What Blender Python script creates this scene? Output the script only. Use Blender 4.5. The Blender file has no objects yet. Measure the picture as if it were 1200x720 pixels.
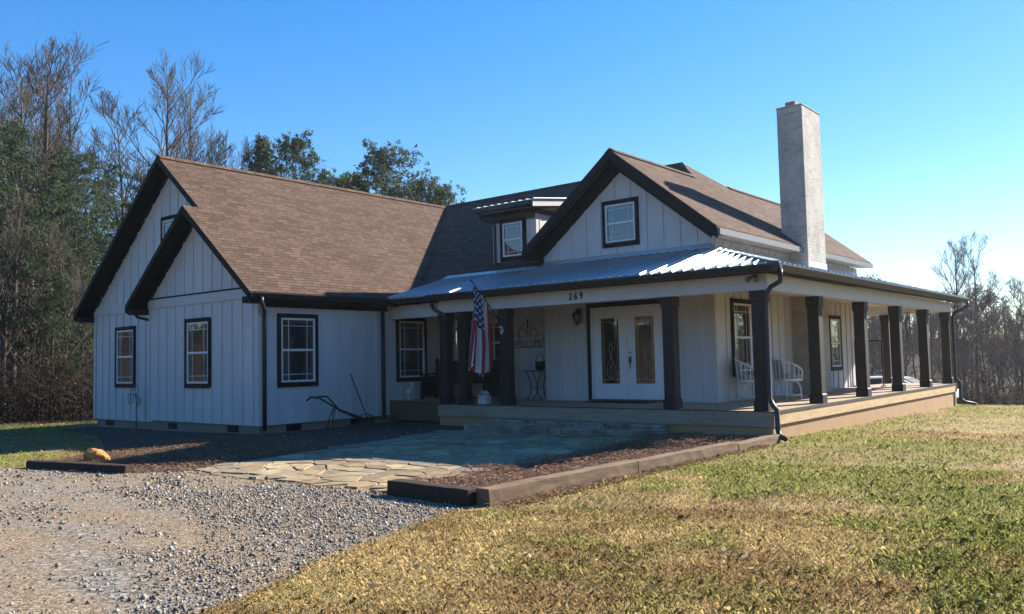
import bpy, bmesh, math, random
import numpy as np
from mathutils import Vector, Matrix
random.seed(7); rng = np.random.default_rng(7)
C = bpy.context.scene
COL = C.collection

# ------------------------------------------------------------------ camera
F_PX, YAW, PITCH, ROLL = 986.25, 0.68994, 0.06234, -0.02226
CAM = Vector((5.89909, -14.19365, 1.00206))
fw = Vector((-math.sin(YAW)*math.cos(PITCH), math.cos(YAW)*math.cos(PITCH), math.sin(PITCH)))
rt = Vector((math.cos(YAW), math.sin(YAW), 0)); up = rt.cross(fw)
cr, sr = math.cos(ROLL), math.sin(ROLL)
rt2 = rt*cr + up*sr; up2 = up*cr - rt*sr
cam = bpy.data.objects.new('camera', bpy.data.cameras.new('camera'))
COL.objects.link(cam); C.camera = cam
m3 = Matrix((rt2, up2, -fw)).transposed()
cam.matrix_world = Matrix.Translation(CAM) @ m3.to_4x4()
cam.data.sensor_width = 36; cam.data.lens = F_PX/1200*36
cam.data.clip_start = .05; cam.data.clip_end = 1500

# ------------------------------------------------------------------ light
SUN = Vector((1.20, 3.93, 2.33)).normalized()
el = math.asin(SUN.z); az = math.atan2(SUN.x, SUN.y)
w = bpy.data.worlds.new('World'); C.world = w; w.use_nodes = True
nt = w.node_tree
sky = nt.nodes.new('ShaderNodeTexSky'); sky.sky_type = 'NISHITA'; sky.sun_disc = False
sky.sun_elevation = el; sky.sun_rotation = az
sky.air_density = 1.0; sky.dust_density = .05; sky.ozone_density = 3.0; sky.altitude = 300
bg = nt.nodes['Background']; bg.inputs[1].default_value = .102
hs = nt.nodes.new('ShaderNodeHueSaturation'); hs.inputs['Saturation'].default_value = 1.52; hs.inputs['Hue'].default_value = .508
gm = nt.nodes.new('ShaderNodeGamma'); gm.inputs['Gamma'].default_value = .80
nt.links.new(sky.outputs[0], gm.inputs['Color']); nt.links.new(gm.outputs[0], hs.inputs['Color']); nt.links.new(hs.outputs[0], bg.inputs[0])
sl = bpy.data.lights.new('sun', 'SUN'); sl.energy = 5.0; sl.angle = math.radians(.53); sl.color = (1, .93, .82)
so = bpy.data.objects.new('sun', sl); COL.objects.link(so)
so.rotation_euler = (-SUN).to_track_quat('-Z', 'Y').to_euler()
C.view_settings.view_transform = 'Standard'; C.view_settings.look = 'None'
C.view_settings.exposure = 1.6; C.view_settings.gamma = 1
C.view_settings.use_curve_mapping = False

# ------------------------------------------------------------------ helpers
class MB:
    def __init__(s): s.v=[]; s.f=[]; s.uv=[]; s.mi=[]; s.marks=[]
    def face(s, pts, uv=None, mi=0):
        b=len(s.v); s.v+=[tuple(p) for p in pts]; s.f.append(list(range(b,b+len(pts)))); s.uv.append(uv); s.mi.append(mi)
    def box(s,x0,y0,z0,x1,y1,z1,mi=0):
        s.marks.append(len(s.f)); x0,x1=min(x0,x1),max(x0,x1); y0,y1=min(y0,y1),max(y0,y1); z0,z1=min(z0,z1),max(z0,z1)
        P=[(x0,y0,z0),(x1,y0,z0),(x1,y1,z0),(x0,y1,z0),(x0,y0,z1),(x1,y0,z1),(x1,y1,z1),(x0,y1,z1)]
        for q in ((0,3,2,1),(4,5,6,7),(0,1,5,4),(1,2,6,5),(2,3,7,6),(3,0,4,7)): s.face([P[i] for i in q],mi=mi)
    def hexa(s,P,mi=0):
        for q in ((0,3,2,1),(4,5,6,7),(0,1,5,4),(1,2,6,5),(2,3,7,6),(3,0,4,7)): s.face([P[i] for i in q],mi=mi)
    def prism(s,pts,d,uvax=None,mi=0):
        s.marks.append(len(s.f))
        d=Vector(d); A=[Vector(p) for p in pts]; B=[p+d for p in A]
        uv=None
        if uvax:
            e,t=Vector(uvax[0]),Vector(uvax[1]); uv=[(p.dot(e),p.dot(t)) for p in A]
        s.face(A,uv,mi); s.face(B[::-1],uv[::-1] if uv else None,mi)
        n=len(A)
        for i in range(n): j=(i+1)%n; s.face([A[i],B[i],B[j],A[j]],mi=mi)
    def board(s,p0,p1,h,n,t):
        p0,p1,n=Vector(p0),Vector(p1),Vector(n); dz=Vector((0,0,-h))
        s.prism([p0,p1,p1+dz,p0+dz],n*t)
    def bar(s,p0,p1,a,b=None,ref=(0,0,1)):
        b=b or a; p0,p1=Vector(p0),Vector(p1); d=(p1-p0).normalized(); r=Vector(ref)
        if abs(d.dot(r))>.95: r=Vector((1,0,0))
        x=d.cross(r).normalized()*a/2; y=x.cross(d).normalized()*b/2
        s.hexa([p0-x-y,p0+x-y,p0+x+y,p0-x+y,p1-x-y,p1+x-y,p1+x+y,p1-x+y])
    def tube(s,path,r,n=6,cap=True):
        path=[Vector(p) for p in path]; k=len(path)
        if not hasattr(r,'__len__'): r=[r]*k
        rings=[]; prev=None
        for i,p in enumerate(path):
            d=(path[min(i+1,k-1)]-path[max(i-1,0)]).normalized()
            if prev is None: prev=d.orthogonal().normalized()
            x=(prev-d*prev.dot(d)); x=x.normalized() if x.length>1e-6 else d.orthogonal().normalized(); prev=x; y=d.cross(x)
            rings.append([p+(x*math.cos(2*math.pi*j/n)+y*math.sin(2*math.pi*j/n))*r[i] for j in range(n)])
        for a,b in zip(rings,rings[1:]):
            for j in range(n): l=(j+1)%n; s.face([a[j],a[l],b[l],b[j]])
        if cap: s.face(rings[0][::-1]); s.face(rings[-1])
    def lathe(s,prof,c,n=12):
        c=Vector(c); R=[[c+Vector((r*math.cos(2*math.pi*j/n),r*math.sin(2*math.pi*j/n),z)) for j in range(n)] for r,z in prof]
        for a,b in zip(R,R[1:]):
            for j in range(n): l=(j+1)%n; s.face([a[j],a[l],b[l],b[j]])
        s.face(R[0][::-1]); s.face(R[-1])
    def ell(s,c,r,nu=10,nv=7,rot=None,jit=0):
        c=Vector(c); rows=[]
        for i in range(nv+1):
            th=math.pi*i/nv; row=[]
            for j in range(nu):
                ph=2*math.pi*j/nu
                p=Vector((r[0]*math.sin(th)*math.cos(ph),r[1]*math.sin(th)*math.sin(ph),r[2]*math.cos(th)))
                if jit: p*=1+random.uniform(-jit,jit) if 0<i<nv else 1
                if rot: p=rot@p
                row.append(c+p)
            rows.append(row)
        for a,b in zip(rows,rows[1:]):
            for j in range(nu): l=(j+1)%nu; s.face([a[j],b[j],b[l],a[l]])
    def each(s,name,mat,parent=None,**k):
        out=[]
        for a,b in zip(s.marks,s.marks[1:]+[len(s.f)]):
            m=MB()
            for i in range(a,b): m.face([s.v[j] for j in s.f[i]],s.uv[i],s.mi[i])
            out.append(m.build(name,mat,parent,**k))
        return out
    def build(s,name,mat,parent=None,bevel=0,smooth=False,weld=True,label=None,merge=1e-4):
        me=bpy.data.meshes.new(name)
        org=Vector((0,0,0)); p=parent
        while p is not None: org+=p.location; p=p.parent
        off=np.array(org); V=np.array(s.v,float)-off
        me.from_pydata([tuple(a) for a in V],[],s.f)
        mats=mat if isinstance(mat,(list,tuple)) else [mat]
        for m in mats: me.materials.append(m)
        if len(mats)>1: me.polygons.foreach_set('material_index',s.mi)
        ul=me.uv_layers.new(name='UVMap'); buf=np.empty((len(me.loops),2)); k=0
        Vw=np.array(s.v,float)
        for f,uv in zip(s.f,s.uv):
            n=len(f)
            if uv is not None: buf[k:k+n]=uv
            else:
                P=Vw[f]; nr=np.zeros(3)
                for i in range(1,n-1): nr+=np.cross(P[i]-P[0],P[i+1]-P[0])
                a=np.abs(nr); i=int(np.argmax(a*[1,1,.999]))
                buf[k:k+n]=P[:,[1,2]] if i==0 else (P[:,[0,2]] if i==1 else P[:,[0,1]])
            k+=n
        ul.data.foreach_set('uv',buf.ravel())
        if weld:
            bm=bmesh.new(); bm.from_mesh(me)
            bmesh.ops.remove_doubles(bm,verts=bm.verts,dist=merge)
            bmesh.ops.recalc_face_normals(bm,faces=bm.faces)
            bm.to_mesh(me); bm.free()
        if smooth: me.polygons.foreach_set('use_smooth',[True]*len(me.polygons))
        o=bpy.data.objects.new(name,me); COL.objects.link(o)
        if parent: o.parent=parent
        if bevel:
            md=o.modifiers.new('bevel','BEVEL'); md.width=bevel; md.segments=2; md.limit_method='ANGLE'
        if label: o['label']=label
        return o

def tag(o,label=None,cat=None,group=None,kind=None):
    if label: o['label']=label
    if cat: o['category']=cat
    if group: o['group']=group
    if kind: o['kind']=kind
    return o
def thing(name,loc,label,cat,group=None):
    o=bpy.data.objects.new(name,None); COL.objects.link(o); o.location=loc; o.empty_display_size=.2
    return tag(o,label,cat,group)
def copy_tree(o,loc,rz=0,sc=1,parent=None,label=None):
    c=o.copy(); COL.objects.link(c)
    if parent is None:
        c.location=loc; c.rotation_euler=(0,0,rz); c.scale=(sc,)*3 if not hasattr(sc,'__len__') else sc
        if label: c['label']=label
    else: c.parent=parent
    for ch in list(o.children): copy_tree(ch,None,parent=c)
    return c
def rawmesh(name,V,Fc,mat,parent=None,col=None,kind=None,smooth=False):
    """V (n,3) array, Fc (m,k) array of equal-size faces; optional per-face colour"""
    me=bpy.data.meshes.new(name); n,k=Fc.shape
    me.vertices.add(len(V)); me.vertices.foreach_set('co',np.ascontiguousarray(V,np.float32).ravel())
    me.loops.add(n*k); me.loops.foreach_set('vertex_index',np.ascontiguousarray(Fc,np.int32).ravel())
    me.polygons.add(n); me.polygons.foreach_set('loop_start',np.arange(0,n*k,k,dtype=np.int32))
    me.polygons.foreach_set('loop_total',np.full(n,k,np.int32))
    if smooth: me.polygons.foreach_set('use_smooth',np.ones(n,bool))
    me.update(calc_edges=True); me.materials.append(mat)
    if col is not None:
        at=me.color_attributes.new('Col','FLOAT_COLOR','CORNER')
        cc=np.repeat(np.concatenate([col,np.ones((n,1))],1),k,axis=0).astype(np.float32)
        at.data.foreach_set('color',cc.ravel())
    o=bpy.data.objects.new(name,me); COL.objects.link(o)
    if parent: o.parent=parent
    if kind: o['kind']=kind
    return o

# ------------------------------------------------------------------ materials
def N(t,typ,**k):
    n=t.nodes.new(typ)
    for a,b in k.items():
        if a in n.inputs: n.inputs[a].default_value=b
        else: setattr(n,a,b)
    return n
def newmat(name):
    m=bpy.data.materials.new(name); m.use_nodes=True; t=m.node_tree
    return m,t,t.nodes['Principled BSDF']
def ramp(t,fac,stops):
    r=N(t,'ShaderNodeValToRGB'); e=r.color_ramp.elements
    while len(e)<len(stops): e.new(.5)
    for x,(p,c) in zip(e,stops): x.position=p; x.color=(*c,1)
    t.links.new(fac,r.inputs[0]); return r.outputs[0]
def mix(t,fac,a,b,mode='MIX'):
    n=N(t,'ShaderNodeMix',data_type='RGBA',blend_type=mode)
    for i,v in ((0,fac),(6,a),(7,b)):
        if isinstance(v,(int,float)): n.inputs[i].default_value=v
        elif isinstance(v,tuple): n.inputs[i].default_value=(*v,1)
        else: t.links.new(v,n.inputs[i])
    return n.outputs[2]
def noise(t,vec,scale,detail=4,rough=.55,dist=0):
    n=N(t,'ShaderNodeTexNoise',Scale=scale,Detail=detail,Roughness=rough,Distortion=dist)
    if vec is not None: t.links.new(vec,n.inputs['Vector'])
    return n.outputs['Fac']
def bump(t,b,h,strength=.3,dist=.01):
    n=N(t,'ShaderNodeBump',Strength=strength,Distance=dist); t.links.new(h,n.inputs['Height']); t.links.new(n.outputs[0],b.inputs['Normal'])
def coords(t,kind='Object'): return N(t,'ShaderNodeTexCoord').outputs[kind]
def mapped(t,vec,sc):
    n=N(t,'ShaderNodeMapping'); n.inputs['Scale'].default_value=sc; t.links.new(vec,n.inputs['Vector']); return n.outputs[0]
def simple(name,col,rough=.6,var=.15,scale=6,metal=0,bs=.1,spec=.25,stretch=(1,1,1)):
    m,t,b=newmat(name); v=mapped(t,coords(t),stretch); n=noise(t,v,scale,5)
    t.links.new(ramp(t,n,[(.3,tuple(c*(1-var) for c in col)),(.7,tuple(c*(1+var) for c in col))]),b.inputs['Base Color'])
    b.inputs['Roughness'].default_value=rough; b.inputs['Metallic'].default_value=metal; b.inputs['Specular IOR Level'].default_value=spec
    if bs: bump(t,b,noise(t,v,scale*8,3),bs,.004)
    return m
def mat_siding():
    m,t,b=newmat('painted_siding'); o=coords(t)
    n=noise(t,mapped(t,o,(1.2,1.2,.35)),1.6,4); c=ramp(t,n,[(.3,(.455,.44,.43)),(.7,(.525,.51,.50))])
    s=noise(t,mapped(t,o,(14,14,.7)),1,3); c=mix(t,ramp(t,s,[(.55,(0,0,0)),(.8,(.35,)*3)]),c,(.39,.37,.355))
    t.links.new(c,b.inputs['Base Color']); b.inputs['Roughness'].default_value=.62
    bump(t,b,noise(t,mapped(t,o,(40,40,5)),2,3),.15,.003); return m
def mat_shingle():
    m,t,b=newmat('brown_shingle'); uv=coords(t,'UV')
    br=N(t,'ShaderNodeTexBrick',Scale=1.0,**{'Mortar Size':.013,'Mortar Smooth':.4,'Brick Width':.24,'Row Height':.115,'Bias':0.})
    br.offset=.37; br.squash=1.5; br.squash_frequency=3
    br.inputs['Color1'].default_value=(.0,.0,.0,1); br.inputs['Color2'].default_value=(1,1,1,1); br.inputs['Mortar'].default_value=(.5,.5,.5,1)
    wv=N(t,'ShaderNodeVectorMath',operation='ADD'); nn=N(t,'ShaderNodeTexNoise',Scale=2.2,Detail=2); t.links.new(uv,nn.inputs['Vector'])
    sc=N(t,'ShaderNodeVectorMath',operation='SCALE'); sc.inputs['Scale'].default_value=.03; t.links.new(nn.outputs['Color'],sc.inputs[0])
    t.links.new(uv,wv.inputs[0]); t.links.new(sc.outputs[0],wv.inputs[1]); t.links.new(wv.outputs[0],br.inputs['Vector'])
    base=ramp(t,br.outputs['Color'],[(0,(.070,.044,.031)),(.5,(.112,.072,.052)),(1,(.155,.103,.075))])
    big=noise(t,uv,.5,3); base=mix(t,.35,base,ramp(t,big,[(.3,(.082,.051,.036)),(.7,(.132,.086,.062))]))
    gr=noise(t,uv,90,2); base=mix(t,.5,base,ramp(t,gr,[(.3,(.25,)*3),(.7,(.75,)*3)]),'OVERLAY')
    dark=N(t,'ShaderNodeMath',operation='MULTIPLY'); t.links.new(br.outputs['Fac'],dark.inputs[0]); dark.inputs[1].default_value=.7
    base=mix(t,dark.outputs[0],base,(.022,.015,.012))  # lines between shingles darkened, painting in the shadow of each course
    t.links.new(base,b.inputs['Base Color']); b.inputs['Roughness'].default_value=.95; b.inputs['Specular IOR Level'].default_value=.08
    # each course steps up toward its lower edge
    sx=N(t,'ShaderNodeSeparateXYZ'); t.links.new(wv.outputs[0],sx.inputs[0])
    dv=N(t,'ShaderNodeMath',operation='DIVIDE'); dv.inputs[1].default_value=.115; t.links.new(sx.outputs[1],dv.inputs[0])
    fr=N(t,'ShaderNodeMath',operation='FRACT'); t.links.new(dv.outputs[0],fr.inputs[0])
    ad=N(t,'ShaderNodeMath',operation='MULTIPLY_ADD'); t.links.new(gr,ad.inputs[0]); ad.inputs[1].default_value=.3; t.links.new(fr.outputs[0],ad.inputs[2])
    iv=N(t,'ShaderNodeMath',operation='MULTIPLY'); iv.inputs[1].default_value=-1; t.links.new(ad.outputs[0],iv.inputs[0])
    bump(t,b,iv.outputs[0],.8,.014); return m
def mat_brick():
    m,t,b=newmat('limewashed_brick'); uv=coords(t,'UV'); ob=coords(t)
    br=N(t,'ShaderNodeTexBrick',Scale=1.0,**{'Mortar Size':.010,'Mortar Smooth':.3,'Brick Width':.215,'Row Height':.075})
    br.inputs['Color1'].default_value=(.29,.265,.24,1); br.inputs['Color2'].default_value=(.35,.32,.29,1); br.inputs['Mortar'].default_value=(.36,.33,.30,1)
    t.links.new(uv,br.inputs['Vector'])
    n=noise(t,ob,1.4,5); c=mix(t,ramp(t,n,[(.38,(0,0,0)),(.60,(.85,)*3)]),br.outputs['Color'],(.45,.42,.37)); c=mix(t,.3,c,ramp(t,noise(t,ob,7,5,.7),[(.3,(.25,)*3),(.7,(.75,)*3)]),'OVERLAY')
    st=noise(t,mapped(t,ob,(2,2,9)),1.3,5,.7); c=mix(t,ramp(t,st,[(.56,(0,0,0)),(.70,(.75,)*3)]),c,(.17,.15,.13))
    t.links.new(c,b.inputs['Base Color']); b.inputs['Roughness'].default_value=.9
    iv=N(t,'ShaderNodeMath',operation='MULTIPLY_ADD'); iv.inputs[1].default_value=-1; t.links.new(br.outputs['Fac'],iv.inputs[0]); t.links.new(noise(t,ob,25,4),iv.inputs[2])
    bump(t,b,iv.outputs[0],.6,.018); return m
def mat_wood(name,c0,c1,axis=(1,18,18),rough=.7,knots=.0):
    m,t,b=newmat(name); o=coords(t); v=mapped(t,o,axis)
    n=noise(t,v,1.6,6,.65,.6); c=ramp(t,n,[(.28,c0),(.72,c1)])
    k=noise(t,o,5,2); c=mix(t,ramp(t,k,[(.62,(0,0,0)),(.75,(.6,)*3)]),c,tuple(x*.6 for x in c0))
    t.links.new(c,b.inputs['Base Color']); b.inputs['Roughness'].default_value=rough; b.inputs['Specular IOR Level'].default_value=.22
    bump(t,b,n,.25,.004); return m
def mat_glass(name='window_glass',tint=(.016,.018,.02)):
    m,t,b=newmat(name); o=coords(t)
    c=ramp(t,noise(t,o,1.3,2),[(.3,tint),(.7,tuple(x*1.8 for x in tint))]); t.links.new(c,b.inputs['Base Color'])
    b.inputs['Roughness'].default_value=.02; b.inputs['Specular IOR Level'].default_value=.75; b.inputs['IOR'].default_value=1.7
    bump(t,b,noise(t,o,1.8,1),.02,.02); return m
def mat_concrete(name,c,stain=(.42,.24,.13),amt=.5):
    m,t,b=newmat(name); o=coords(t); n=noise(t,o,2.2,5); cc=ramp(t,n,[(.3,tuple(x*.85 for x in c)),(.7,tuple(x*1.12 for x in c))])
    s=noise(t,mapped(t,o,(1.3,1.3,.5)),1.7,4); cc=mix(t,ramp(t,s,[(.35,(0,0,0)),(.7,(amt,)*3)]),cc,stain)
    t.links.new(cc,b.inputs['Base Color']); b.inputs['Roughness'].default_value=.92; bump(t,b,noise(t,o,18,4),.3,.01); return m
def mat_vcol(name,rough=.8,trans=0,spec=.3):
    m,t,b=newmat(name); a=N(t,'ShaderNodeAttribute',attribute_name='Col')
    t.links.new(a.outputs['Color'],b.inputs['Base Color']); b.inputs['Roughness'].default_value=rough; b.inputs['Specular IOR Level'].default_value=spec
    if trans:
        tr=N(t,'ShaderNodeBsdfTranslucent'); t.links.new(a.outputs['Color'],tr.inputs[0])
        mx=N(t,'ShaderNodeMixShader'); mx.inputs[0].default_value=trans
        t.links.new(b.outputs[0],mx.inputs[1]); t.links.new(tr.outputs[0],mx.inputs[2]); t.links.new(mx.outputs[0],t.nodes['Material Output'].inputs[0])
    return m
SID=mat_siding(); SHG=mat_shingle(); BRK=mat_brick(); GLS=mat_glass()
BLK=simple('black_trim',(.010,.010,.012),.75,.2,4,bs=.05,spec=.2)
SOF=simple('black_soffit',(.008,.008,.009),.8,.2,3,spec=.15)
GUT=simple('dark_bronze_gutter',(.034,.032,.033),.38,.15,3,bs=.03)
WHT=simple('white_vinyl',(.62,.61,.60),.45,.05,4,bs=.03)
WBM=simple('white_painted_beam',(.47,.455,.44),.6,.06,2.5)
DOORW=simple('white_door_paint',(.70,.71,.72),.35,.04,3,bs=.02)
MET=simple('galvanised_roof_sheet',(.40,.41,.43),.42,.06,1.2,metal=.8,bs=.03)
FLS=simple('pale_flashing',(.6,.6,.6),.4,.08,2,metal=.6)
POST=mat_wood('dark_stained_post',(.012,.009,.008),(.034,.025,.020),(16,16,1.2),.65)
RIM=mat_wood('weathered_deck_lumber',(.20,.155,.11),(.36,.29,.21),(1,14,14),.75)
RIMY=mat_wood('sunlit_deck_lumber_side',(.42,.29,.15),(.62,.46,.26),(14,1,14),.75)  # same lumber on the sunny side, sunlight painted in as a paler tone
DECK=mat_wood('deck_boards',(.26,.19,.125),(.46,.35,.235),(14,1,14),.7)
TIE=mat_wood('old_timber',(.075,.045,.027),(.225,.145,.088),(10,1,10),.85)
TIEX=mat_wood('old_timber_shaded',(.022,.014,.010),(.055,.036,.024),(1,10,10),.85)  # same timber with the shade of its front face painted into the colour
CONC=mat_concrete('clay_stained_concrete',(.36,.23,.115),(.38,.20,.085),.8)
CONF=mat_concrete('foundation_block',(.21,.175,.14),(.22,.14,.08),.4)
CEIL=simple('porch_ceiling_paint',(.55,.48,.42),.6,.05,2)
IRON=simple('black_iron',(.012,.012,.013),.5,.3,12,metal=.3)
RUST=simple('rusty_iron',(.035,.024,.02),.75,.4,10)
CHW=simple('white_wicker',(.66,.65,.62),.55,.08,12)
CUSH=simple('grey_cushion',(.30,.31,.33),.9,.12,9)
BENCHM=mat_wood('dark_bench_wood',(.012,.010,.009),(.03,.024,.02),(1,14,14),.6)
STN=simple('stacked_ledgestone',(.26,.215,.165),.9,.6,4,bs=.5,spec=.15)
ROCKM=simple('orange_clay_boulder',(.43,.19,.06),.85,.3,5,bs=.4)
FIGM=simple('pale_ceramic',(.55,.55,.55),.5,.15,14)

# ------------------------------------------------------------------ ground shape
def sm(a,b,x):
    t=np.clip((x-a)/(b-a),0,1); return t*t*(3-2*t)
def zg(x,y):
    x=np.asarray(x,float); y=np.asarray(y,float)
    z=-.5-.013*np.clip(y,0,14)*sm(-9,0,x)
    z=z-.017*np.clip(-9.95-x,0,10)
    z=z-3.4*sm(14.2,60,y)*.95 - .055*np.clip(y-14.2,0,14)*sm(-22,-6,x)
    z=z+6.5*sm(58,112,np.hypot(x+5,y-5))
    return z
def inpoly(x,y,poly):
    x=np.asarray(x,float); y=np.asarray(y,float); ins=np.zeros(x.shape,bool); n=len(poly)
    for i in range(n):
        (x0,y0),(x1,y1)=poly[i],poly[(i+1)%n]
        c=((y0>y)!=(y1>y)); 
        with np.errstate(divide='ignore',invalid='ignore'): xi=(x1-x0)*(y-y0)/(y1-y0)+x0
        ins^=(c&(x<xi))
    return ins
GRAVEL=[(-.02,-7.84),(.12,-8.5),(.34,-9.2),(.50,-9.9),(.85,-10.7),(1.10,-11.4),(1.35,-12.6),(1.7,-14.5),(2.2,-19),(-13,-24),(-19,-15.5),(-12.5,-10.6),(-10.2,-9.62),(-8.3,-8.98),(-6.1,-8.35),(-5.5,-7.86),(-1.4,-7.68)]
PATIO=[(-1.45,-7.62),(-5.5,-7.84),(-6.25,-4.5),(-6.85,-1.1),(-6.3,-.55),(-2.3,-.35),(-2.0,-1.6),(-1.75,-4.5)]
BEDR=[(-1.45,-7.62),(-1.75,-4.5),(-2.0,-1.6),(-2.3,-.35),(-2.3,-.02),(.1,-.02),(.02,-7.6)]
BEDL=[(-5.5,-7.84),(-6.25,-4.5),(-6.85,-1.1),(-6.3,-.55),(-6.3,0),(-9.95,0),(-9.95,-6.9),(-8.3,-8.85),(-6.1,-8.3)]
BEDF=[(-9.95,-6.9),(-9.95,-3.6),(-18.6,-3.2),(-18.6,-4.3),(-14.0,-5.2)]
HOUSE=[(-18.7,-3.3),(-14.8,-3.7),(-9.9,-3.7),(-9.9,-.02),(.03,-.02),(.03,14),(-18.7,14)]

def mat_ground():
    m,t,b=newmat('lawn_soil'); o=coords(t)
    n1=noise(t,o,.55,5,.6); n2=noise(t,o,3.1,4); n3=noise(t,o,22,3)
    c=ramp(t,n1,[(.36,(.24,.17,.085)),(.5,(.27,.20,.105)),(.64,(.17,.18,.075))])
    c=mix(t,ramp(t,n2,[(.45,(0,0,0)),(.65,(.6,)*3)]),c,(.10,.068,.036))
    c=mix(t,ramp(t,n3,[(.45,(0,0,0)),(.7,(.55,)*3)]),c,(.33,.25,.13))
    # leaf litter under the woods, plus an outer ring added to darken window reflections
    sx=N(t,'ShaderNodeSeparateXYZ'); t.links.new(o,sx.inputs[0])
    mr=N(t,'ShaderNodeMapRange'); mr.inputs[1].default_value=19; mr.inputs[2].default_value=27; t.links.new(sx.outputs[1],mr.inputs[0])
    ml=N(t,'ShaderNodeMapRange'); ml.inputs[1].default_value=-20.5; ml.inputs[2].default_value=-23; t.links.new(sx.outputs[0],ml.inputs[0])
    ln=N(t,'ShaderNodeVectorMath',operation='LENGTH'); t.links.new(o,ln.inputs[0]); md=N(t,'ShaderNodeMapRange'); md.inputs[1].default_value=38; md.inputs[2].default_value=52; t.links.new(ln.outputs['Value'],md.inputs[0])
    m0=N(t,'ShaderNodeMath',operation='MAXIMUM'); t.links.new(mr.outputs[0],m0.inputs[0]); t.links.new(ml.outputs[0],m0.inputs[1])
    mx=N(t,'ShaderNodeMath',operation='MAXIMUM'); t.links.new(m0.outputs[0],mx.inputs[0]); t.links.new(md.outputs[0],mx.inputs[1])
    lit=ramp(t,n3,[(.35,(.03,.02,.014)),(.7,(.085,.055,.034))]); c=mix(t,mx.outputs[0],c,lit)
    t.links.new(c,b.inputs['Base Color']); b.inputs['Roughness'].default_value=.95; b.inputs['Specular IOR Level'].default_value=.1
    bump(t,b,n3,.6,.03); return m
xs=np.unique(np.concatenate([np.linspace(-170,-40,27),np.linspace(-40,30,71),np.linspace(30,170,27)]))
ys=np.unique(np.concatenate([np.linspace(-170,-30,28),np.linspace(-30,80,111),np.linspace(80,170,19)]))
X,Y=np.meshgrid(xs,ys); Z=zg(X,Y)
ii=np.arange(len(xs)*len(ys)).reshape(len(ys),len(xs))
Fq=np.stack([ii[:-1,:-1],ii[:-1,1:],ii[1:,1:],ii[1:,:-1]],-1).reshape(-1,4)
rawmesh('ground',np.stack([X,Y,Z],-1).reshape(-1,3),Fq,mat_ground(),kind='structure',smooth=True)

def sheet(name,poly,off,mat,wob=.0,seed=1,step=.18):
    r=random.Random(seed); P=[]
    for i,(a,b) in enumerate(zip(poly,poly[1:]+poly[:1])):
        d=math.dist(a,b); k=max(1,int(d/step))
        for j in range(k):
            s=j/k; w_=wob if j else 0
            P.append((a[0]+(b[0]-a[0])*s+r.uniform(-w_,w_),a[1]+(b[1]-a[1])*s+r.uniform(-w_,w_)))
    mb=MB(); mb.face([(x,y,float(zg(x,y))+off) for x,y in P])
    me=bpy.data.meshes.new(name); bm=bmesh.new(); vs=[bm.verts.new(p) for p in mb.v]; bm.faces.new(vs)
    bmesh.ops.recalc_face_normals(bm,faces=bm.faces)
    for f in bm.faces:
        if f.normal.z<0: f.normal_flip()
    bmesh.ops.triangulate(bm,faces=bm.faces); bm.to_mesh(me); bm.free(); me.materials.append(mat)
    o=bpy.data.objects.new(name,me); COL.objects.link(o); o['kind']='structure'; return o
def mat_gravel():
    m,t,b=newmat('sandy_gravel'); o=coords(t)
    v=N(t,'ShaderNodeTexVoronoi',Scale=34); t.links.new(o,v.inputs['Vector'])
    v2=N(t,'ShaderNodeTexVoronoi',Scale=75); t.links.new(o,v2.inputs['Vector'])
    big=noise(t,mapped(t,o,(.5,1.6,1)),.8,5,.6)
    sep=N(t,'ShaderNodeSeparateColor'); t.links.new(v.outputs['Color'],sep.inputs[0])
    st=ramp(t,sep.outputs[0],[(0,(.07,.065,.058)),(.5,(.17,.15,.125)),(.85,(.27,.24,.20)),(1,(.42,.38,.33))])
    sep2=N(t,'ShaderNodeSeparateColor'); t.links.new(v2.outputs['Color'],sep2.inputs[0])
    sand=ramp(t,sep2.outputs[1],[(0,(.075,.05,.032)),(.6,(.21,.148,.092)),(1,(.44,.34,.235))])
    c=mix(t,ramp(t,big,[(.34,(0,0,0)),(.54,(.9,)*3)]),st,sand)
    t.links.new(c,b.inputs['Base Color']); b.inputs['Roughness'].default_value=.9
    b.inputs['Specular IOR Level'].default_value=.1; bump(t,b,noise(t,o,60,4,.7),.5,.012); return m
def mat_mulch():
    m,t,b=newmat('bark_mulch'); o=coords(t)
    v=N(t,'ShaderNodeTexVoronoi',Scale=26); t.links.new(mapped(t,o,(1,.55,1)),v.inputs['Vector'])
    sep=N(t,'ShaderNodeSeparateColor'); t.links.new(v.outputs['Color'],sep.inputs[0])
    c=ramp(t,sep.outputs[0],[(0,(.016,.010,.007)),(.6,(.05,.030,.019)),(1,(.12,.072,.045))])
    t.links.new(c,b.inputs['Base Color']); b.inputs['Roughness'].default_value=.95; bump(t,b,v.outputs['Distance'],.9,.03); return m
MUL=mat_mulch()
sheet('gravel_driveway',GRAVEL,.006,mat_gravel(),.05,3)
sheet('patio_bed',PATIO,.008,simple('sandy_joint',(.22,.17,.11),.95,.4,20,bs=.5,spec=.05),.04,4)
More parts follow.
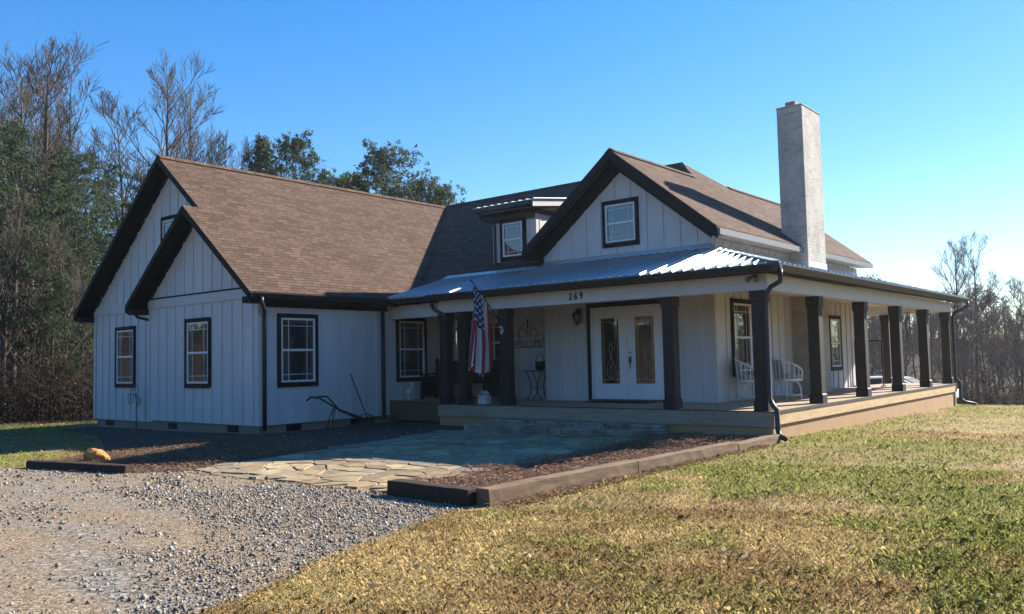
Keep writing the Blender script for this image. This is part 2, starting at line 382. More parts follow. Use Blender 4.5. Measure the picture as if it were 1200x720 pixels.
def flagstones():
    r=random.Random(17); P=[]; c_=.42; y=-8.4
    while y<0:
        x=-7.6+(r.random()*.3)
        while x<-1.2: P.append((x+r.uniform(-.22,.22),y+r.uniform(-.19,.19))); x+=c_*r.choice((.8,1,1.3))
        y+=c_*.78
    V=[];Fc=[];cols=[]
    def clip(poly,a,b,c):
        out=[]
        for (p,q_) in zip(poly,poly[1:]+poly[:1]):
            dp,dq=a*p[0]+b*p[1]-c,a*q_[0]+b*q_[1]-c
            if dp<=0: out.append(p)
            if dp*dq<0: k=dp/(dp-dq); out.append((p[0]+(q_[0]-p[0])*k,p[1]+(q_[1]-p[1])*k))
        return out
    me=bmesh.new(); lay=me.loops.layers.float_color.new('Col')
    for i,p in enumerate(P):
        poly=[(p[0]-1,p[1]-1),(p[0]+1,p[1]-1),(p[0]+1,p[1]+1),(p[0]-1,p[1]+1)]
        for j,q_ in enumerate(P):
            if i==j or math.dist(p,q_)>1.7: continue
            a,b=q_[0]-p[0],q_[1]-p[1]; L=math.hypot(a,b); a/=L;b/=L
            poly=clip(poly,a,b,a*(p[0]+q_[0])/2+b*(p[1]+q_[1])/2-r.uniform(.003,.011))
            if len(poly)<3: break
        if len(poly)<3: continue
        n=len(PATIO); ok=all(inpoly(np.array([x]),np.array([y_]),PATIO)[0] for x,y_ in poly)
        if not ok and not inpoly(np.array([p[0]]),np.array([p[1]]),PATIO)[0]: continue
        if not ok:
            poly=[((x,y_) if inpoly(np.array([x]),np.array([y_]),PATIO)[0] else (p[0]+(x-p[0])*.45,p[1]+(y_-p[1])*.45)) for x,y_ in poly]
        # rough outline
        ring=[]
        for (u,v_) in zip(poly,poly[1:]+poly[:1]):
            k=max(1,int(math.dist(u,v_)/.14))
            for m in range(k):
                f=m/k; ring.append((u[0]+(v_[0]-u[0])*f+(r.uniform(-.012,.012) if m else 0),u[1]+(v_[1]-u[1])*f+(r.uniform(-.012,.012) if m else 0)))
        h=r.uniform(.018,.034); tx,ty=r.uniform(-.018,.018),r.uniform(-.018,.018)
        base=random.Random(i).choice(((.29,.21,.12),(.24,.18,.115),(.32,.25,.15),(.21,.175,.13),(.27,.20,.125))); g=r.uniform(.8,1.2); col=(base[0]*g,base[1]*g,base[2]*g,1)
        zt=lambda x,y_,e: -.5+h+(x-p[0])*tx+(y_-p[1])*ty-e
        cxx=sum(q_[0] for q_ in ring)/len(ring); cyy=sum(q_[1] for q_ in ring)/len(ring)
        ins=[(x+(cxx-x)*.05,y_+(cyy-y_)*.05) for x,y_ in ring]
        A=[me.verts.new((x,y_,-.5)) for x,y_ in ring]; B=[me.verts.new((x,y_,zt(x,y_,.008))) for x,y_ in ring]; D2=[me.verts.new((x,y_,zt(x,y_,0)+r.uniform(-.002,.002))) for x,y_ in ins]
        fs=[me.faces.new(D2)]
        for a_,b_ in ((A,B),(B,D2)):
            for m in range(len(ring)): l=(m+1)%len(ring); fs.append(me.faces.new((a_[m],a_[l],b_[l],b_[m])))
        for f in fs:
            for lp in f.loops: lp[lay]=col
    bmesh.ops.recalc_face_normals(me,faces=me.faces); dat=bpy.data.meshes.new('flagstone_patio'); me.to_mesh(dat); me.free()
    m,t,b=newmat('flagstone_slab'); at=N(t,'ShaderNodeAttribute',attribute_name='Col'); o=coords(t)
    c=mix(t,.75,at.outputs['Color'],ramp(t,noise(t,o,6,6,.7),[(.28,(.22,)*3),(.72,(.78,)*3)]),'OVERLAY'); c=mix(t,ramp(t,noise(t,o,2.3,4),[(.5,(0,0,0)),(.75,(.5,)*3)]),c,(.12,.095,.065))
    t.links.new(c,b.inputs['Base Color']); b.inputs['Roughness'].default_value=.9; b.inputs['Specular IOR Level'].default_value=.12; bump(t,b,noise(t,o,11,6,.7),.5,.015)
    dat.materials.append(m); ob=bpy.data.objects.new('flagstone_patio',dat); COL.objects.link(ob); ob['kind']='structure'
flagstones()
sheet('mulch_bed',BEDR,.010,MUL,.0,5); sheet('mulch_bed',BEDL,.010,MUL,.0,6); sheet('mulch_bed',BEDF,.010,MUL,.0,7)

# ------------------------------------------------------------------ the house
H=thing('farmhouse',(-6,4,-.5),'white board and batten farmhouse with brown shingle roofs, tall chimney and wraparound porch','house')
xL,yL,xLm,yB,xFar=-9.95,-3.64,-14.70,-3.22,-18.65
P_,xr,xl,q,yEnd=2.21,-2.10,-6.565,2.58,11.75
zA=lambda x:-5.1-.8*x
zAl=lambda x:4.76+.8*(x+12.325)
zB=lambda x:6.34+.8*(x+14.3)
zW=lambda x:5.72-.8*(x+4.33)
zWl=lambda x:5.72+.8*(x+4.33)
zM=lambda y:2.016+.637*y
RY=6.85; RZ=zM(RY)
zPf=lambda y:2.64+.29*y
zPr=lambda x:2.64-.29*x

# --- windows: (axis, plane, a0, a1, z0, z1)
def W2P(ax,at):
    return (lambda a,n,z:(a,at-n,z)) if ax=='y' else (lambda a,n,z:(at+n,a,z))
def wbox(mb,f,a0,a1,n0,n1,z0,z1):
    p,q_=f(a0,n0,z0),f(a1,n1,z1); mb.box(*p,*q_)
def window(ax,at,a0,a1,z0,z1,units=1,parent=H,trim=.085,trimmat=None,label=None,white=False):
    f=W2P(ax,at); t=trim; mb=MB()
    wbox(mb,f,a0,a1,-.02,.05,z1-t*1.15,z1); wbox(mb,f,a0,a1,-.02,.05,z0,z0+t*1.25)
    wbox(mb,f,a0,a0+t,-.02,.05,z0+t*1.25,z1-t*1.15); wbox(mb,f,a1-t,a1,-.02,.05,z0+t*1.25,z1-t*1.15)
    wn=mb.build('window',trimmat or BLK,parent,bevel=.004,label=label)
    A0,A1,Z0,Z1=a0+t,a1-t,z0+t*1.25,z1-t*1.15
    fr=MB(); gl=MB(); uw=(A1-A0)/units
    for u in range(units):
        b0,b1=A0+u*uw,A0+(u+1)*uw; e=.045; mid=(Z0+Z1)/2
        for (c0,c1,d0,d1) in ((b0,b0+e,Z0,Z1),(b1-e,b1,Z0,Z1),(b0+e,b1-e,Z0,Z0+e),(b0+e,b1-e,Z1-e,Z1)): wbox(fr,f,c0,c1,-.02,.038,d0,d1)
        wbox(fr,f,b0+e,b1-e,-.02,.030,mid-.025,mid+.025)
        s0,s1=b0+e,b1-e
        for (d0,d1,nn) in ((Z0+e,mid-.025,.006),(mid+.025,Z1-e,.014)):
            wbox(gl,f,s0,s1,-.02,nn,d0,d1)
            m=.006; w_=s1-s0; h_=d1-d0
            low=d0<mid-.1
            for k in (.2,.8): wbox(fr,f,s0+w_*k-m,s0+w_*k+m,nn-.004,nn+.006,d0,d1)
            kk=(.2,) if low else (.8,)
            for k in kk: wbox(fr,f,s0,s1,nn-.004,nn+.0065,d0+h_*k-m,d0+h_*k+m)
    fr.build('sash_frame',WHT,wn); gl.build('pane',GLS,wn)
    return wn
WIN=[('x',xL,-3.17,-2.08,.50,2.14,1),('x',xL,.36,1.42,.50,2.14,1),
     ('y',yL,-12.93,-11.82,.50,2.14,1),('y',yB,-17.36,-16.25,.48,2.13,1),('y',yB,-14.88,-13.8,3.75,4.88,1),
     ('y',P_,-4.83,-3.86,3.535,4.62,1),('x',xr,2.97,4.9,.52,2.23,2),('x',xr,9.05,10.0,.50,2.02,1)]
for wv_ in WIN: window(*wv_[:6],units=wv_[6])
window('y',q,-9.05,-8.0,.80,2.10,trimmat=WHT)
DOOR=('y',P_,-5.28,-3.23,0,2.22,1)

def walls(name,ax,at,poly,a_step=.41,zsplit=None,phase=0,thick=.10,batten=True,bot=None):
    """poly: (a,z) outline; battens clipped to it and stopped at openings"""
    f=W2P(ax,at); mb=MB()
    A=[Vector(f(a,0,z)) for a,z in poly]; d=Vector(f(0,-thick,0))-Vector(f(0,0,0)); mb.prism(A,d)
    if batten:
        a0=min(p[0] for p in poly); a1=max(p[0] for p in poly); k=a0+.03+phase
        while k<a1-.02:
            zs=[]
            for (p,p2) in zip(poly,poly[1:]+poly[:1]):
                if (p[0]-k)*(p2[0]-k)<0: zs.append(p[1]+(p2[1]-p[1])*(k-p[0])/(p2[0]-p[0]))
            zs.sort()
            if len(zs)>=2:
                segs=[(zs[0],zs[-1]-.02)]
                for w_ in WIN+[DOOR]:
                    if w_[0]==ax and abs(w_[1]-at)<.01 and w_[2]-.03<k<w_[3]+.03:
                        ns=[]
                        for s0,s1 in segs:
                            if s0<w_[4]: ns.append((s0,min(s1,w_[4]+.03)))
                            if s1>w_[5]: ns.append((max(s0,w_[5]-.03),s1))
                        segs=ns
                for s0,s1 in segs:
                    if s1-s0>.03: wbox(mb,f,k-.024,k+.024,0,.022,s0,s1)
            k+=a_step
    return mb.build(name,SID,H)
zs=-.31
walls('wall','y',yL,[(xLm,zs),(xL,zs),(xL,zA(xL)-.10),(-12.325,4.66),(xLm,zAl(xLm)-.10)],phase=.0)
walls('wall','y',yB,[(xFar,zs-.1),(xLm-.0,zs-.1),(xLm,2.2),(-10.4,2.9),(-14.3,6.24),(xFar,zB(xFar)-.10)],phase=.02)
walls('wall','x',xL,[(yL+.1,zs),(q,zs),(q,2.70),(yL+.1,2.70)],phase=-.05)
walls('wall','y',q,[(xL+.02,-.02),(xl,-.02),(xl,2.9),(xL+.02,2.9)],phase=.1)
walls('wall','y',P_,[(xl,-.02),(xr,-.02),(xr,3.55),(-4.33,5.60),(xl,3.55)],phase=-.01)
walls('wall','x',xr,[(P_+.1,-.02),(yEnd,-.02),(yEnd,3.5),(P_+.1,3.5)],phase=.0)
mb=MB(); mb.box(xl,P_+.1,-.4,xl+.1,yEnd,3.5); mb.prism([(xl+.1,yEnd-.1,-.4),(xr-.1,yEnd-.1,-.4),(xr-.1,yEnd-.1,3.5),(-4.33,yEnd-.1,5.6),(xl+.1,yEnd-.1,3.5)],(0,.1,0))
mb.box(xFar,yB+.1,-.6,xFar+.1,13,2.7); mb.box(xFar+.1,12.9,-.7,xl,13,2.4); mb.build('wall',SID,H)
# corner boards, bands and friezes
mb=MB()
mb.box(xLm-.03,yL-.03,2.48,xL-.11,yL,2.70); mb.box(xFar-.03,yB-.03,2.50,xLm-.03,yB,2.74)
for (x,y,z0,z1) in ((xL,yL,zs,2.48),):
    mb.box(x-.11,y-.028,z0,x+.028,y,z1); mb.box(x,y+.001,z0,x+.028,y+.10,z1)
mb.box(xr-.10,P_-.026,0,xr+.026,P_,3.5); mb.box(xr,P_+.001,0,xr+.026,P_+.10,3.25)
mb.box(xl,P_-.026,0,xl+.10,P_,2.6); mb.box(xl-.03,P_-.026,0,xl-.001,q+.1,2.6)
mb.box(xFar-.028,yB-.028,zs-.1,xFar+.10,yB,2.5)
mb.box(xL+.001,.0,2.30,xL+.03,q,2.6)
mb.each('trim_board',WBM,H)
mb=MB()  # dark frieze and rake frieze boards on the walls
mb.box(xL,yL+.12,2.27,xL+.04,.06,2.60); mb.box(xLm,yL-.045,2.70,xL-.14,yL,2.735)
def rakefrieze(mb,y,x0,z0,x1,z1,h,t=.05): mb.prism([(x0,y,z0),(x1,y,z1),(x1,y,z1-h),(x0,y,z0-h)],(0,-t,0))
for (y,pts,h) in ((yL,((xL,zA(xL)-.12),(-12.325,4.64),(xLm,zAl(xLm)-.12)),.10),(yB,((-14.3,6.22),(xFar,zB(xFar)-.12)),.12),(yB,((-14.3,6.22),(-12.2,zA(-12.2)-.12)),.12),(P_,((xr+.02,zW(xr)-.10),(-4.33,5.62),(xl-.02,zWl(xl)-.10)),.36)):
    for a,b_ in zip(pts,pts[1:]): rakefrieze(mb,y,a[0],a[1],b_[0],b_[1],h)
mb.each('frieze_board',BLK,H)
# foundation + vents
mb=MB()
mb.box(xLm+.05,yL+.06,-1,xL-.06,yL+.3,zs-.003); mb.box(xFar+.05,yB+.06,-1,xLm+.2,yB+.3,zs-.103); mb.box(xL-.30,yL+.3,-1,xL-.06,q,zs-.003)
mb.box(xFar+.05,yB+.3,-1,xFar+.3,13,zs-.1)
mb.build('foundation',CONF,H)
for (ax,at,a0,a1,z0,z1) in (('y',yB+.06,-18.05,-17.6,-.58,-.43),('y',yL+.06,-13.85,-13.45,-.5,-.35),('y',yL+.06,-11.25,-10.82,-.48,-.33),('x',xL-.06,-2.89,-2.5,-.48,-.33),('x',xL-.06,-1.07,-.68,-.48,-.33)):
    f=W2P(ax,at); mb=MB(); wbox(mb,f,a0,a1,-.01,.012,z0,z1)
    for i in range(4): wbox(mb,f,a0+.02,a1-.02,.011,.022,z0+.015+i*.034,z0+.03+i*.034)
    mb.build('foundation_vent',IRON,H)

# --- roofs
T=.07
def slab(name,pts,uvax,mat=SHG,t=T,parent=H):
    mb=MB(); mb.prism(pts,(0,0,-t),uvax); return mb.build(name,mat,parent)
A=lambda x,y:(x,y,zA(x)); sA=((0,1,0),(-.781,0,.625)); sAl=((0,-1,0),(.781,0,.625))
Mf=lambda x,y:(x,y,zM(y)); sM=((1,0,0),(0,.843,.537))
Wr=lambda x,y:(x,y,zW(x)); Wl=lambda x,y:(x,y,zWl(x))
yv=(zA(-9.6)-2.016)/.637
fg,bgY=yL-.45,yB-.45
slab('roof',[A(-9.6,fg),A(-9.6,yv),A(-14.3,(zA(-14.3)-2.016)/.637),A(-14.3,bgY),A(-12.325,bgY),A(-12.325,fg)],sA)
slab('roof',[(-12.325,fg,4.76),(-12.325,yB,4.76),(-15.05,yB,zAl(-15.05)),(-15.05,fg,zAl(-15.05))],sAl)
slab('roof',[(-14.3,bgY,6.34),(-14.3,13.4,6.34),(-19.0,13.4,zB(-19.0)),(-19.0,bgY,zB(-19.0))],sAl)
pk=-4.33-(RZ-5.72)/.8; yf=(5.72-2.016)/.637; yr=2*RY-yf
slab('roof',[Mf(-9.6,yv),Mf(xl,yv),Mf(xl,(zWl(xl)-2.016)/.637),Mf(-4.33,yf),Mf(pk,RY),Mf(-14.3,RY)],sM)
slab('roof',[(pk,RY,RZ),(-14.3,RY,RZ),(-14.3,13.4,RZ-.637*(13.4-RY)),(-6.9,13.4,RZ-.637*(13.4-RY)),(-6.9,yr+2.0,zWl(-6.9)+.37),(-4.33,yr,5.72)],((1,0,0),(0,-.843,.537)))
slab('roof',[Wr(-1.75,P_-.45),Wr(-1.75,yEnd+.25),Wr(-4.33,yEnd+.25),Wr(-4.33,yr),(pk,RY,RZ),Wr(-4.33,yf),Wr(-4.33,P_-.45)],sA)
ye=(zWl(-6.91)-2.016)/.637
slab('roof',[Wl(-4.33,P_-.45),Wl(-4.33,yf),Wl(-6.91,ye),Wl(-6.91,P_-.45)],sAl)
slab('roof',[Wl(-4.33,yr),Wl(-4.33,yEnd+.25),Wl(-6.91,yEnd+.25),Wl(-6.91,2*RY-ye)],sAl)
# ridge caps
mb=MB()
def cap(p0,p1): 
    p0,p1=Vector(p0),Vector(p1); d=(p1-p0).normalized(); s_=d.cross(Vector((0,0,1))).normalized()
    for sg in (-1,1): mb.prism([p0+Vector((0,0,.035)),p1+Vector((0,0,.035)),p1+s_*sg*.13+Vector((0,0,-.06)),p0+s_*sg*.13+Vector((0,0,-.06))],(0,0,-.012))
cap((-14.3,bgY+.02,6.34),(-14.3,RY,6.34)); cap((-4.33,P_-.42,5.72),(-4.33,yf,5.72)); cap((-4.33,yr,5.72),(-4.33,yEnd+.22,5.72)); cap((-14.3,RY,RZ),(pk,RY,RZ))
mb.build('ridge_cap',SHG,H)
# soffits (just under the slabs, in the overhangs only)
mb=MB(); g=-(T+.004); t2=-.03
def soff(pts): mb.prism([(x,y,z+g) for x,y,z in pts],(0,0,t2))
soff([A(-9.62,fg+.03),A(-9.62,yL+.02),A(-12.325,yL+.02),A(-12.325,fg+.03)])
soff([(-12.325,fg+.03,4.76),(-12.325,yB,4.76),(-15.03,yB,zAl(-15.03)),(-15.03,fg+.03,zAl(-15.03))])
soff([(-14.3,bgY+.03,6.34),(-14.3,yB+.02,6.34),(-18.98,yB+.02,zB(-18.98)),(-18.98,bgY+.03,zB(-18.98))])
soff([A(-12.30,bgY+.03),A(-12.30,yB+.02),A(-14.3,yB+.02),A(-14.3,bgY+.03)])
soff([(-18.64,yB,zB(-18.64)),(-18.64,13.3,zB(-18.64)),(-18.98,13.3,zB(-18.98)),(-18.98,yB,zB(-18.98))])
mb.box(xL+.04,yL,2.40,-9.64,.1,2.44)
soff([Wr(-1.78,P_-.42),Wr(-1.78,P_),Wr(-4.33,P_),Wr(-4.33,P_-.42)]); soff([Wl(-6.88,P_-.42),Wl(-4.33,P_-.42),Wl(-4.33,P_),Wl(-6.88,P_)])
mb.each('soffit',SOF,H)
mb=MB()   # vented soffit strips on the right gable rake
for i in range(26):
    s0=i/26; s1=(i+.8)/26; xa=-6.8+s0*2.3; xb=-6.8+s1*2.3
    mb.prism([(xa,P_-.33,zWl(xa)+g-.032),(xb,P_-.33,zWl(xb)+g-.032),(xb,P_-.16,zWl(xb)+g-.032),(xa,P_-.16,zWl(xa)+g-.032)],(0,0,-.006))
mb.build('soffit_vent',simple('grey_vent_strip',(.07,.07,.075),.5,.1,4),H)
mb=MB(); mb.prism([(-1.80,P_-.02,3.50),(-1.80,yEnd+.2,3.50),(xr+.02,yEnd+.2,3.50),(xr+.02,P_-.02,3.50)],(0,0,.02)); mb.build('soffit',CEIL,H)
# rake boards and fascia
mb=MB(); h=.24; o_=.012
def rake(pts,y,h=h):
    for a,b_ in zip(pts,pts[1:]): mb.board((a[0],y,a[1]-.02),(b_[0],y,b_[1]-.02),h,(0,-1,0),.03)
rake([(-9.6,zA(-9.6)),(-12.325,4.76),(-15.05,zAl(-15.05))],fg+o_,.15)
rake([(-12.45,zA(-12.45)),(-14.3,6.34),(-19.0,zB(-19.0))],bgY+o_,.15)
rake([(-1.75,zW(-1.75)),(-4.33,5.72),(-6.91,zWl(-6.91))],P_-.45+o_,.24)
mb.board((-9.6,fg,zA(-9.6)-.02),(-9.6,.9,zA(-9.6)-.02),.19,(-1,0,0),.03)
mb.board((-15.05,fg,2.56),(-15.05,yB,2.56),.19,(1,0,0),.03); mb.board((-19,bgY,2.56),(-19,13.4,2.56),.19,(1,0,0),.03)
mb.board((-6.91,P_-.45,3.636),(-6.91,ye,3.636),.19,(1,0,0),.03)
# gable return boxes at the eave ends
for (x0,x1,y,z) in ((-9.93,-9.62,fg+.04,2.33),(-15.02,-14.72,fg+.04,2.33),(-18.98,-18.66,bgY+.04,2.33)):
    mb.box(x0,y,z,x1,y+.42,z+.14)
mb.prism([(-6.88,P_-.42,3.62),(-6.88,P_-.42,3.42),(-6.57,P_-.42,3.42),(-6.57,P_-.42,3.86)],(0,.40,0))
mb.each('fascia_board',BLK,H)
mb=MB(); mb.board((-1.745,P_-.44,zW(-1.75)-.045),(-1.745,yEnd+.25,zW(-1.75)-.045),.13,(1,0,0),.05); mb.build('fascia_board',simple('grey_aluminium_fascia',(.16,.16,.165),.5,.08,2),H)

# --- porch roof: ribbed metal sheets
yE,xE=-.28,.28
mb=MB(); tt=.03
zf=lambda x,y,e=0:(x,y,zPf(y)+e); zr=lambda x,y,e=0:(x,y,zPr(x)+e)
mb.prism([zf(-9.62,yE),zf(xE,yE),zf(xr,P_+.0),zf(xl,P_),zf(xl,1.85),zf(-9.62,1.85)],(0,0,-tt))
mb.prism([zr(xE,yE),zr(xE,14.3),zr(xr,14.3-(xE-xr)),zr(xr,P_)],(0,0,-tt))
mb.prism([(xE,14.3,zPr(xE)),(xl,14.3,zPr(xE)),(xl,yEnd+.02,zPr(xE)+.29*(14.28-yEnd)),(xr,yEnd+.02,zPr(xE)+.29*(14.28-yEnd))],(0,0,-tt))
def ybnd(x): return 1.85 if x<xl else (P_ if x<xr else yE+(xE-x)*(P_-yE)/(xE-xr))
x=-9.5
while x<xE-.1:
    y1=ybnd(x)-.01; a=.034; hh=.036
    for k,dx in ((0,0),):
        mb.hexa([zf(x-a,yE-.01),zf(x+a,yE-.01),zf(x+a,y1),zf(x-a,y1),zf(x-a*.5,yE-.01,hh),zf(x+a*.5,yE-.01,hh),zf(x+a*.5,y1,hh),zf(x-a*.5,y1,hh)])
    x+=.2286
y=yE+.16
while y<14.2:
    xe=xr if P_<y<12 else (xE-(y-yE)*(xE-xr)/(P_-yE) if y<=P_ else xE-(14.3-y)); xe=max(xe,xr)+.01
    mb.hexa([zr(xE+.01,y-a),zr(xE+.01,y+a),zr(xe,y+a),zr(xe,y-a),zr(xE+.01,y-a*.5,hh),zr(xE+.01,y+a*.5,hh),zr(xe,y+a*.5,hh),zr(xe,y-a*.5,hh)])
    y+=.2286
mb.build('porch_roof',MET,H)
mb=MB()
def capline(p0,p1,wd=.10,hh=.03):
    p0,p1=Vector(p0),Vector(p1); mb.bar(p0+Vector((0,0,hh)),p1+Vector((0,0,hh)),wd,.018)
capline(zr(xE,yE),zr(xr,P_),.16,.032)
mb.prism([zf(xl,P_-.10,.03),zf(xr,P_-.10,.03),zf(xr,P_-.03,.10),zf(xl,P_-.03,.10)],(0,.0,-.008)); mb.prism([zr(xr+.10,P_,.03),zr(xr+.10,yEnd,.03),zr(xr+.03,yEnd,.12),zr(xr+.03,P_,.12)],(0,0,-.008))
mb.prism([(-9.62,1.75,zPf(1.75)+.028),(xl,1.75,zPf(1.75)+.028),(xl,1.95,zPf(1.95)+.06),(-9.62,1.95,zPf(1.95)+.06)],(0,0,-.008))
mb.build('roof_flashing',FLS,H)
mb=MB(); mb.prism([(-9.63,yE,zPf(yE)-.03),(-9.63,1.84,zPf(1.84)-.03),(-9.63,1.84,zPf(1.84)-.3),(-9.63,yE,zPf(yE)-.12)],(.02,0,0)); mb.build('porch_cheek',BLK,H)
# gutters
def gutter(p0,p1,n):
    mb=MB(); p0,p1,n=Vector(p0),Vector(p1),Vector(n); z=Vector((0,0,1)); d=(p1-p0).normalized()
    prof=[(0,0),(0,-.125),(.07,-.125),(.10,-.07),(.125,-.03),(.125,0),(.11,0),(.10,-.02),(.02,-.03)]
    R=[[p+n*a+z*b_ for a,b_ in prof] for p in (p0,p1)]
    k=len(prof)
    for i in range(k): j=(i+1)%k; mb.face([R[0][i],R[0][j],R[1][j],R[1][i]])
    mb.face(R[0][::-1]); mb.face(R[1]); return mb.build('gutter',GUT,H)
zG=zPf(yE)-.012
gutter((-8.14,yE+.03,zG),(xE+.10,yE+.03,zG),(0,-1,0)); gutter((xE-.03,yE-.10,zG),(xE-.03,14.35,zG),(1,0,0))
gutter((-9.62,yE+.16,zG),(-8.15,yE+.16,zG),(0,-1,0))
gutter((-9.585,fg+.02,2.555),(-9.585,yE+.0,2.555),(1,0,0))
mb=MB(); mb.box(-9.62,-.14,2.43,xE-.06,-.115,2.53); mb.box(xE-.05,-.11,2.43,xE-.032,14.2,2.53); mb.box(-9.62,-.11,2.425,.18,.02,2.445); mb.box(.02,.021,2.425,.22,14.2,2.445); mb.each('fascia_board',BLK,H)
# beams
mb=MB(); hb=2.13
mb.box(-8.10,.02,hb,-.26,.24,2.42); mb.build('porch_beam',WBM,H,bevel=.006)
mb=MB(); mb.box(-.26,.021,hb-.002,-.02,13.72,2.42); mb.build('porch_beam',WBM,H,bevel=.006)
mb=MB(); mb.box(-9.93,.14,hb-.055,-8.11,.36,2.40); mb.build('porch_beam',WBM,H,bevel=.006)
mb=MB(); mb.box(xl,13.45,hb,-.27,13.66,2.42); mb.build('porch_beam',WBM,H,bevel=.006)
mb=MB(); mb.box(xL+.03,.37,2.405,xl+.0,q-.01,2.423); mb.box(xl+.01,.245,2.405,xr,P_-.03,2.423); mb.box(xr+.03,.246,2.405,-.27,13.44,2.423); mb.build('porch_ceiling',CEIL,H)
# posts
def post(x,y,top=hb,base=0):
    mb=MB(); a=.115; mb.box(x-a,y-a,base+.19,x+a,y+a,top-.20)
    b_=.135; mb.box(x-b_,y-b_,base+.002,x+b_,y+b_,base+.17); mb.hexa([(x-b_,y-b_,base+.17),(x+b_,y-b_,base+.17),(x+b_,y+b_,base+.17),(x-b_,y+b_,base+.17),(x-a,y-a,base+.195),(x+a,y-a,base+.195),(x+a,y+a,base+.195),(x-a,y+a,base+.195)])
    mb.box(x-b_,y-b_,top-.19,x+b_,y+b_,top-.002); mb.box(x-.125,y-.125,top-.215,x+.125,y+.125,top-.19)
    return mb.build('porch_post',POST,H,bevel=.006)
for x_,y_ in ((-7.97,.15),(-7.38,.15),(-6.11,.15),(-2.02,.15),(-.22,.16),(-.15,2.66),(-.15,5.52),(-.15,8.3),(-.15,10.95),(-.15,13.52),(-1.85,13.52)): post(x_,y_)
# deck
mb=MB()
x=-8.08
rr=random.Random(5)
while x<-.02:
    w_=min(.138,-.02-x); mb.box(x,.0,-.034+rr.uniform(-.001,.001),x+w_,(q if x<xl else (P_ if x<xr else 13.7)),0+rr.uniform(-.0015,.0015)); x+=.143
x=-9.92
while x<-8.09: mb.box(x,.15,.016,x+.138,q,.05); x+=.143
mb.build('deck_boards',DECK,H)
mb=MB(); mb.box(-8.1,-.038,-.27,.038,.0,-.012); mb.build('rim_board',RIM,H,bevel=.004)
mb=MB(); mb.box(.0,.001,-.24,.038,13.72,-.045); mb.build('rim_board',RIMY,H,bevel=.004)
mb=MB(); mb.box(-8.13,-.05,-.011,.05,-.001,.004); mb.box(.001,.0,-.044,.052,13.75,.006); mb.build('deck_edging',simple('dark_edge_strip',(.05,.04,.032),.7,.3,6),H)
mb=MB(); mb.box(-9.93,.11,-.20,-8.11,.15,.05); mb.box(-9.93,.115,-.42,-8.11,.14,-.205); mb.build('rim_board',simple('dark_brown_lumber',(.11,.075,.045),.75,.25,5,stretch=(1,8,8)),H)
mb=MB(); mb.box(-8.08,.0,-1.0,-.3,.12,-.272); mb.box(-.3,.0,-1.0,.0,13.7,-.242); mb.build('porch_foundation',CONC,H)
# stepped stone facing is a thing of its own (below)
# chimney
mb=MB(); cx0,cx1,cy0,cy1=-2.25,-1.60,6.42,7.70
mb.box(cx0,cy0,0,cx1,cy1,7.2)
mb.box(cx0-.015,cy0-.015,7.2,cx1+.015,cy1+.015,7.235)
ch=mb.build('chimney',BRK,H,bevel=.025)
mb=MB(); mb.box(-2.05,6.52,7.235,-1.80,6.85,7.36); mb.build('chimney_cap',simple('chimney_flue_clay',(.30,.22,.18),.9,.2,5),ch)
mb=MB()
mb.prism([(xr+.06,cy0-.05,3.31),(cx1+.04,cy0-.05,zPr(cx1+.04)+.035),(cx1+.04,cy1+.05,zPr(cx1+.04)+.035),(xr+.06,cy1+.05,3.31)],(0,0,-.02))
mb.box(cx0,cy0-.012,3.1,cx1+.012,cy1+.012,3.28); mb.build('chimney_flashing',FLS,ch)
# dormer
dx0,dx1,dy=-8.19,-6.80,2.20
D_=MB(); D_.box(dx0,dy,zM(dy)-.05,dx1,dy+.1,4.80)
D_.prism([(dx1,dy+.1,3.3),(dx1,5.2,5.25),(dx1,dy+.1,4.75)],(-.1,0,0)); D_.prism([(dx0,dy+.1,3.3),(dx0,5.2,5.25),(dx0,dy+.1,4.75)],(.1,0,0))
for x in (dx0+.02,-8.05+.0,-7.03,dx1-.02): D_.box(x-.022,dy-.022,zM(dy),x+.022,dy,4.62)
for y in (2.35,2.75,3.15,3.55): D_.box(dx1,y-.022,zM(y)-.02,dx1+.022,y+.022,4.62+(y-2.2)*.12)
D_.box(dx1-.02,dy-.026,zM(dy),dx1+.026,dy+.08,4.62)
dm=D_.build('dormer',SID,H)
mb=MB(); zs_=lambda y:4.90+.13*(y-1.78)
mb.prism([(-8.52,1.78,zs_(1.78)),(-6.56,1.78,zs_(1.78)),(-6.56,5.5,zs_(5.5)),(-8.52,5.5,zs_(5.5))],(0,0,-.03))
for i in range(9): x=-8.38+i*.2286; mb.box(x-.02,1.77,zs_(1.78),x+.02,1.8,zs_(1.78)+.02); mb.hexa([(x-.03,1.77,zs_(1.77)),(x+.03,1.77,zs_(1.77)),(x+.03,5.4,zs_(5.4)),(x-.03,5.4,zs_(5.4)),(x-.015,1.77,zs_(1.77)+.02),(x+.015,1.77,zs_(1.77)+.02),(x+.015,5.4,zs_(5.4)+.02),(x-.015,5.4,zs_(5.4)+.02)])
mb.build('dormer_roof',MET,dm)
mb=MB(); mb.board((-6.57,1.80,zs_(1.8)-.033),(-6.57,5.2,zs_(5.2)-.033),.15,(-1,0,0),.03); mb.build('dormer_fascia',WBM,dm)
mb=MB(); mb.box(-8.52,1.70,4.76,-6.60,1.80,4.865); mb.box(-8.40,1.81,4.70,-6.62,2.20,4.73); mb.box(dx0-.02,dy-.045,4.50,dx1+.0,dy-.023,4.70); mb.box(dx1+.0225,2.15,4.62,dx1+.05,5.0,4.74)
mb.box(dx0-.03,dy-.035,zM(dy)-.10,dx1+.03,dy-.0265,zM(dy)+.07)
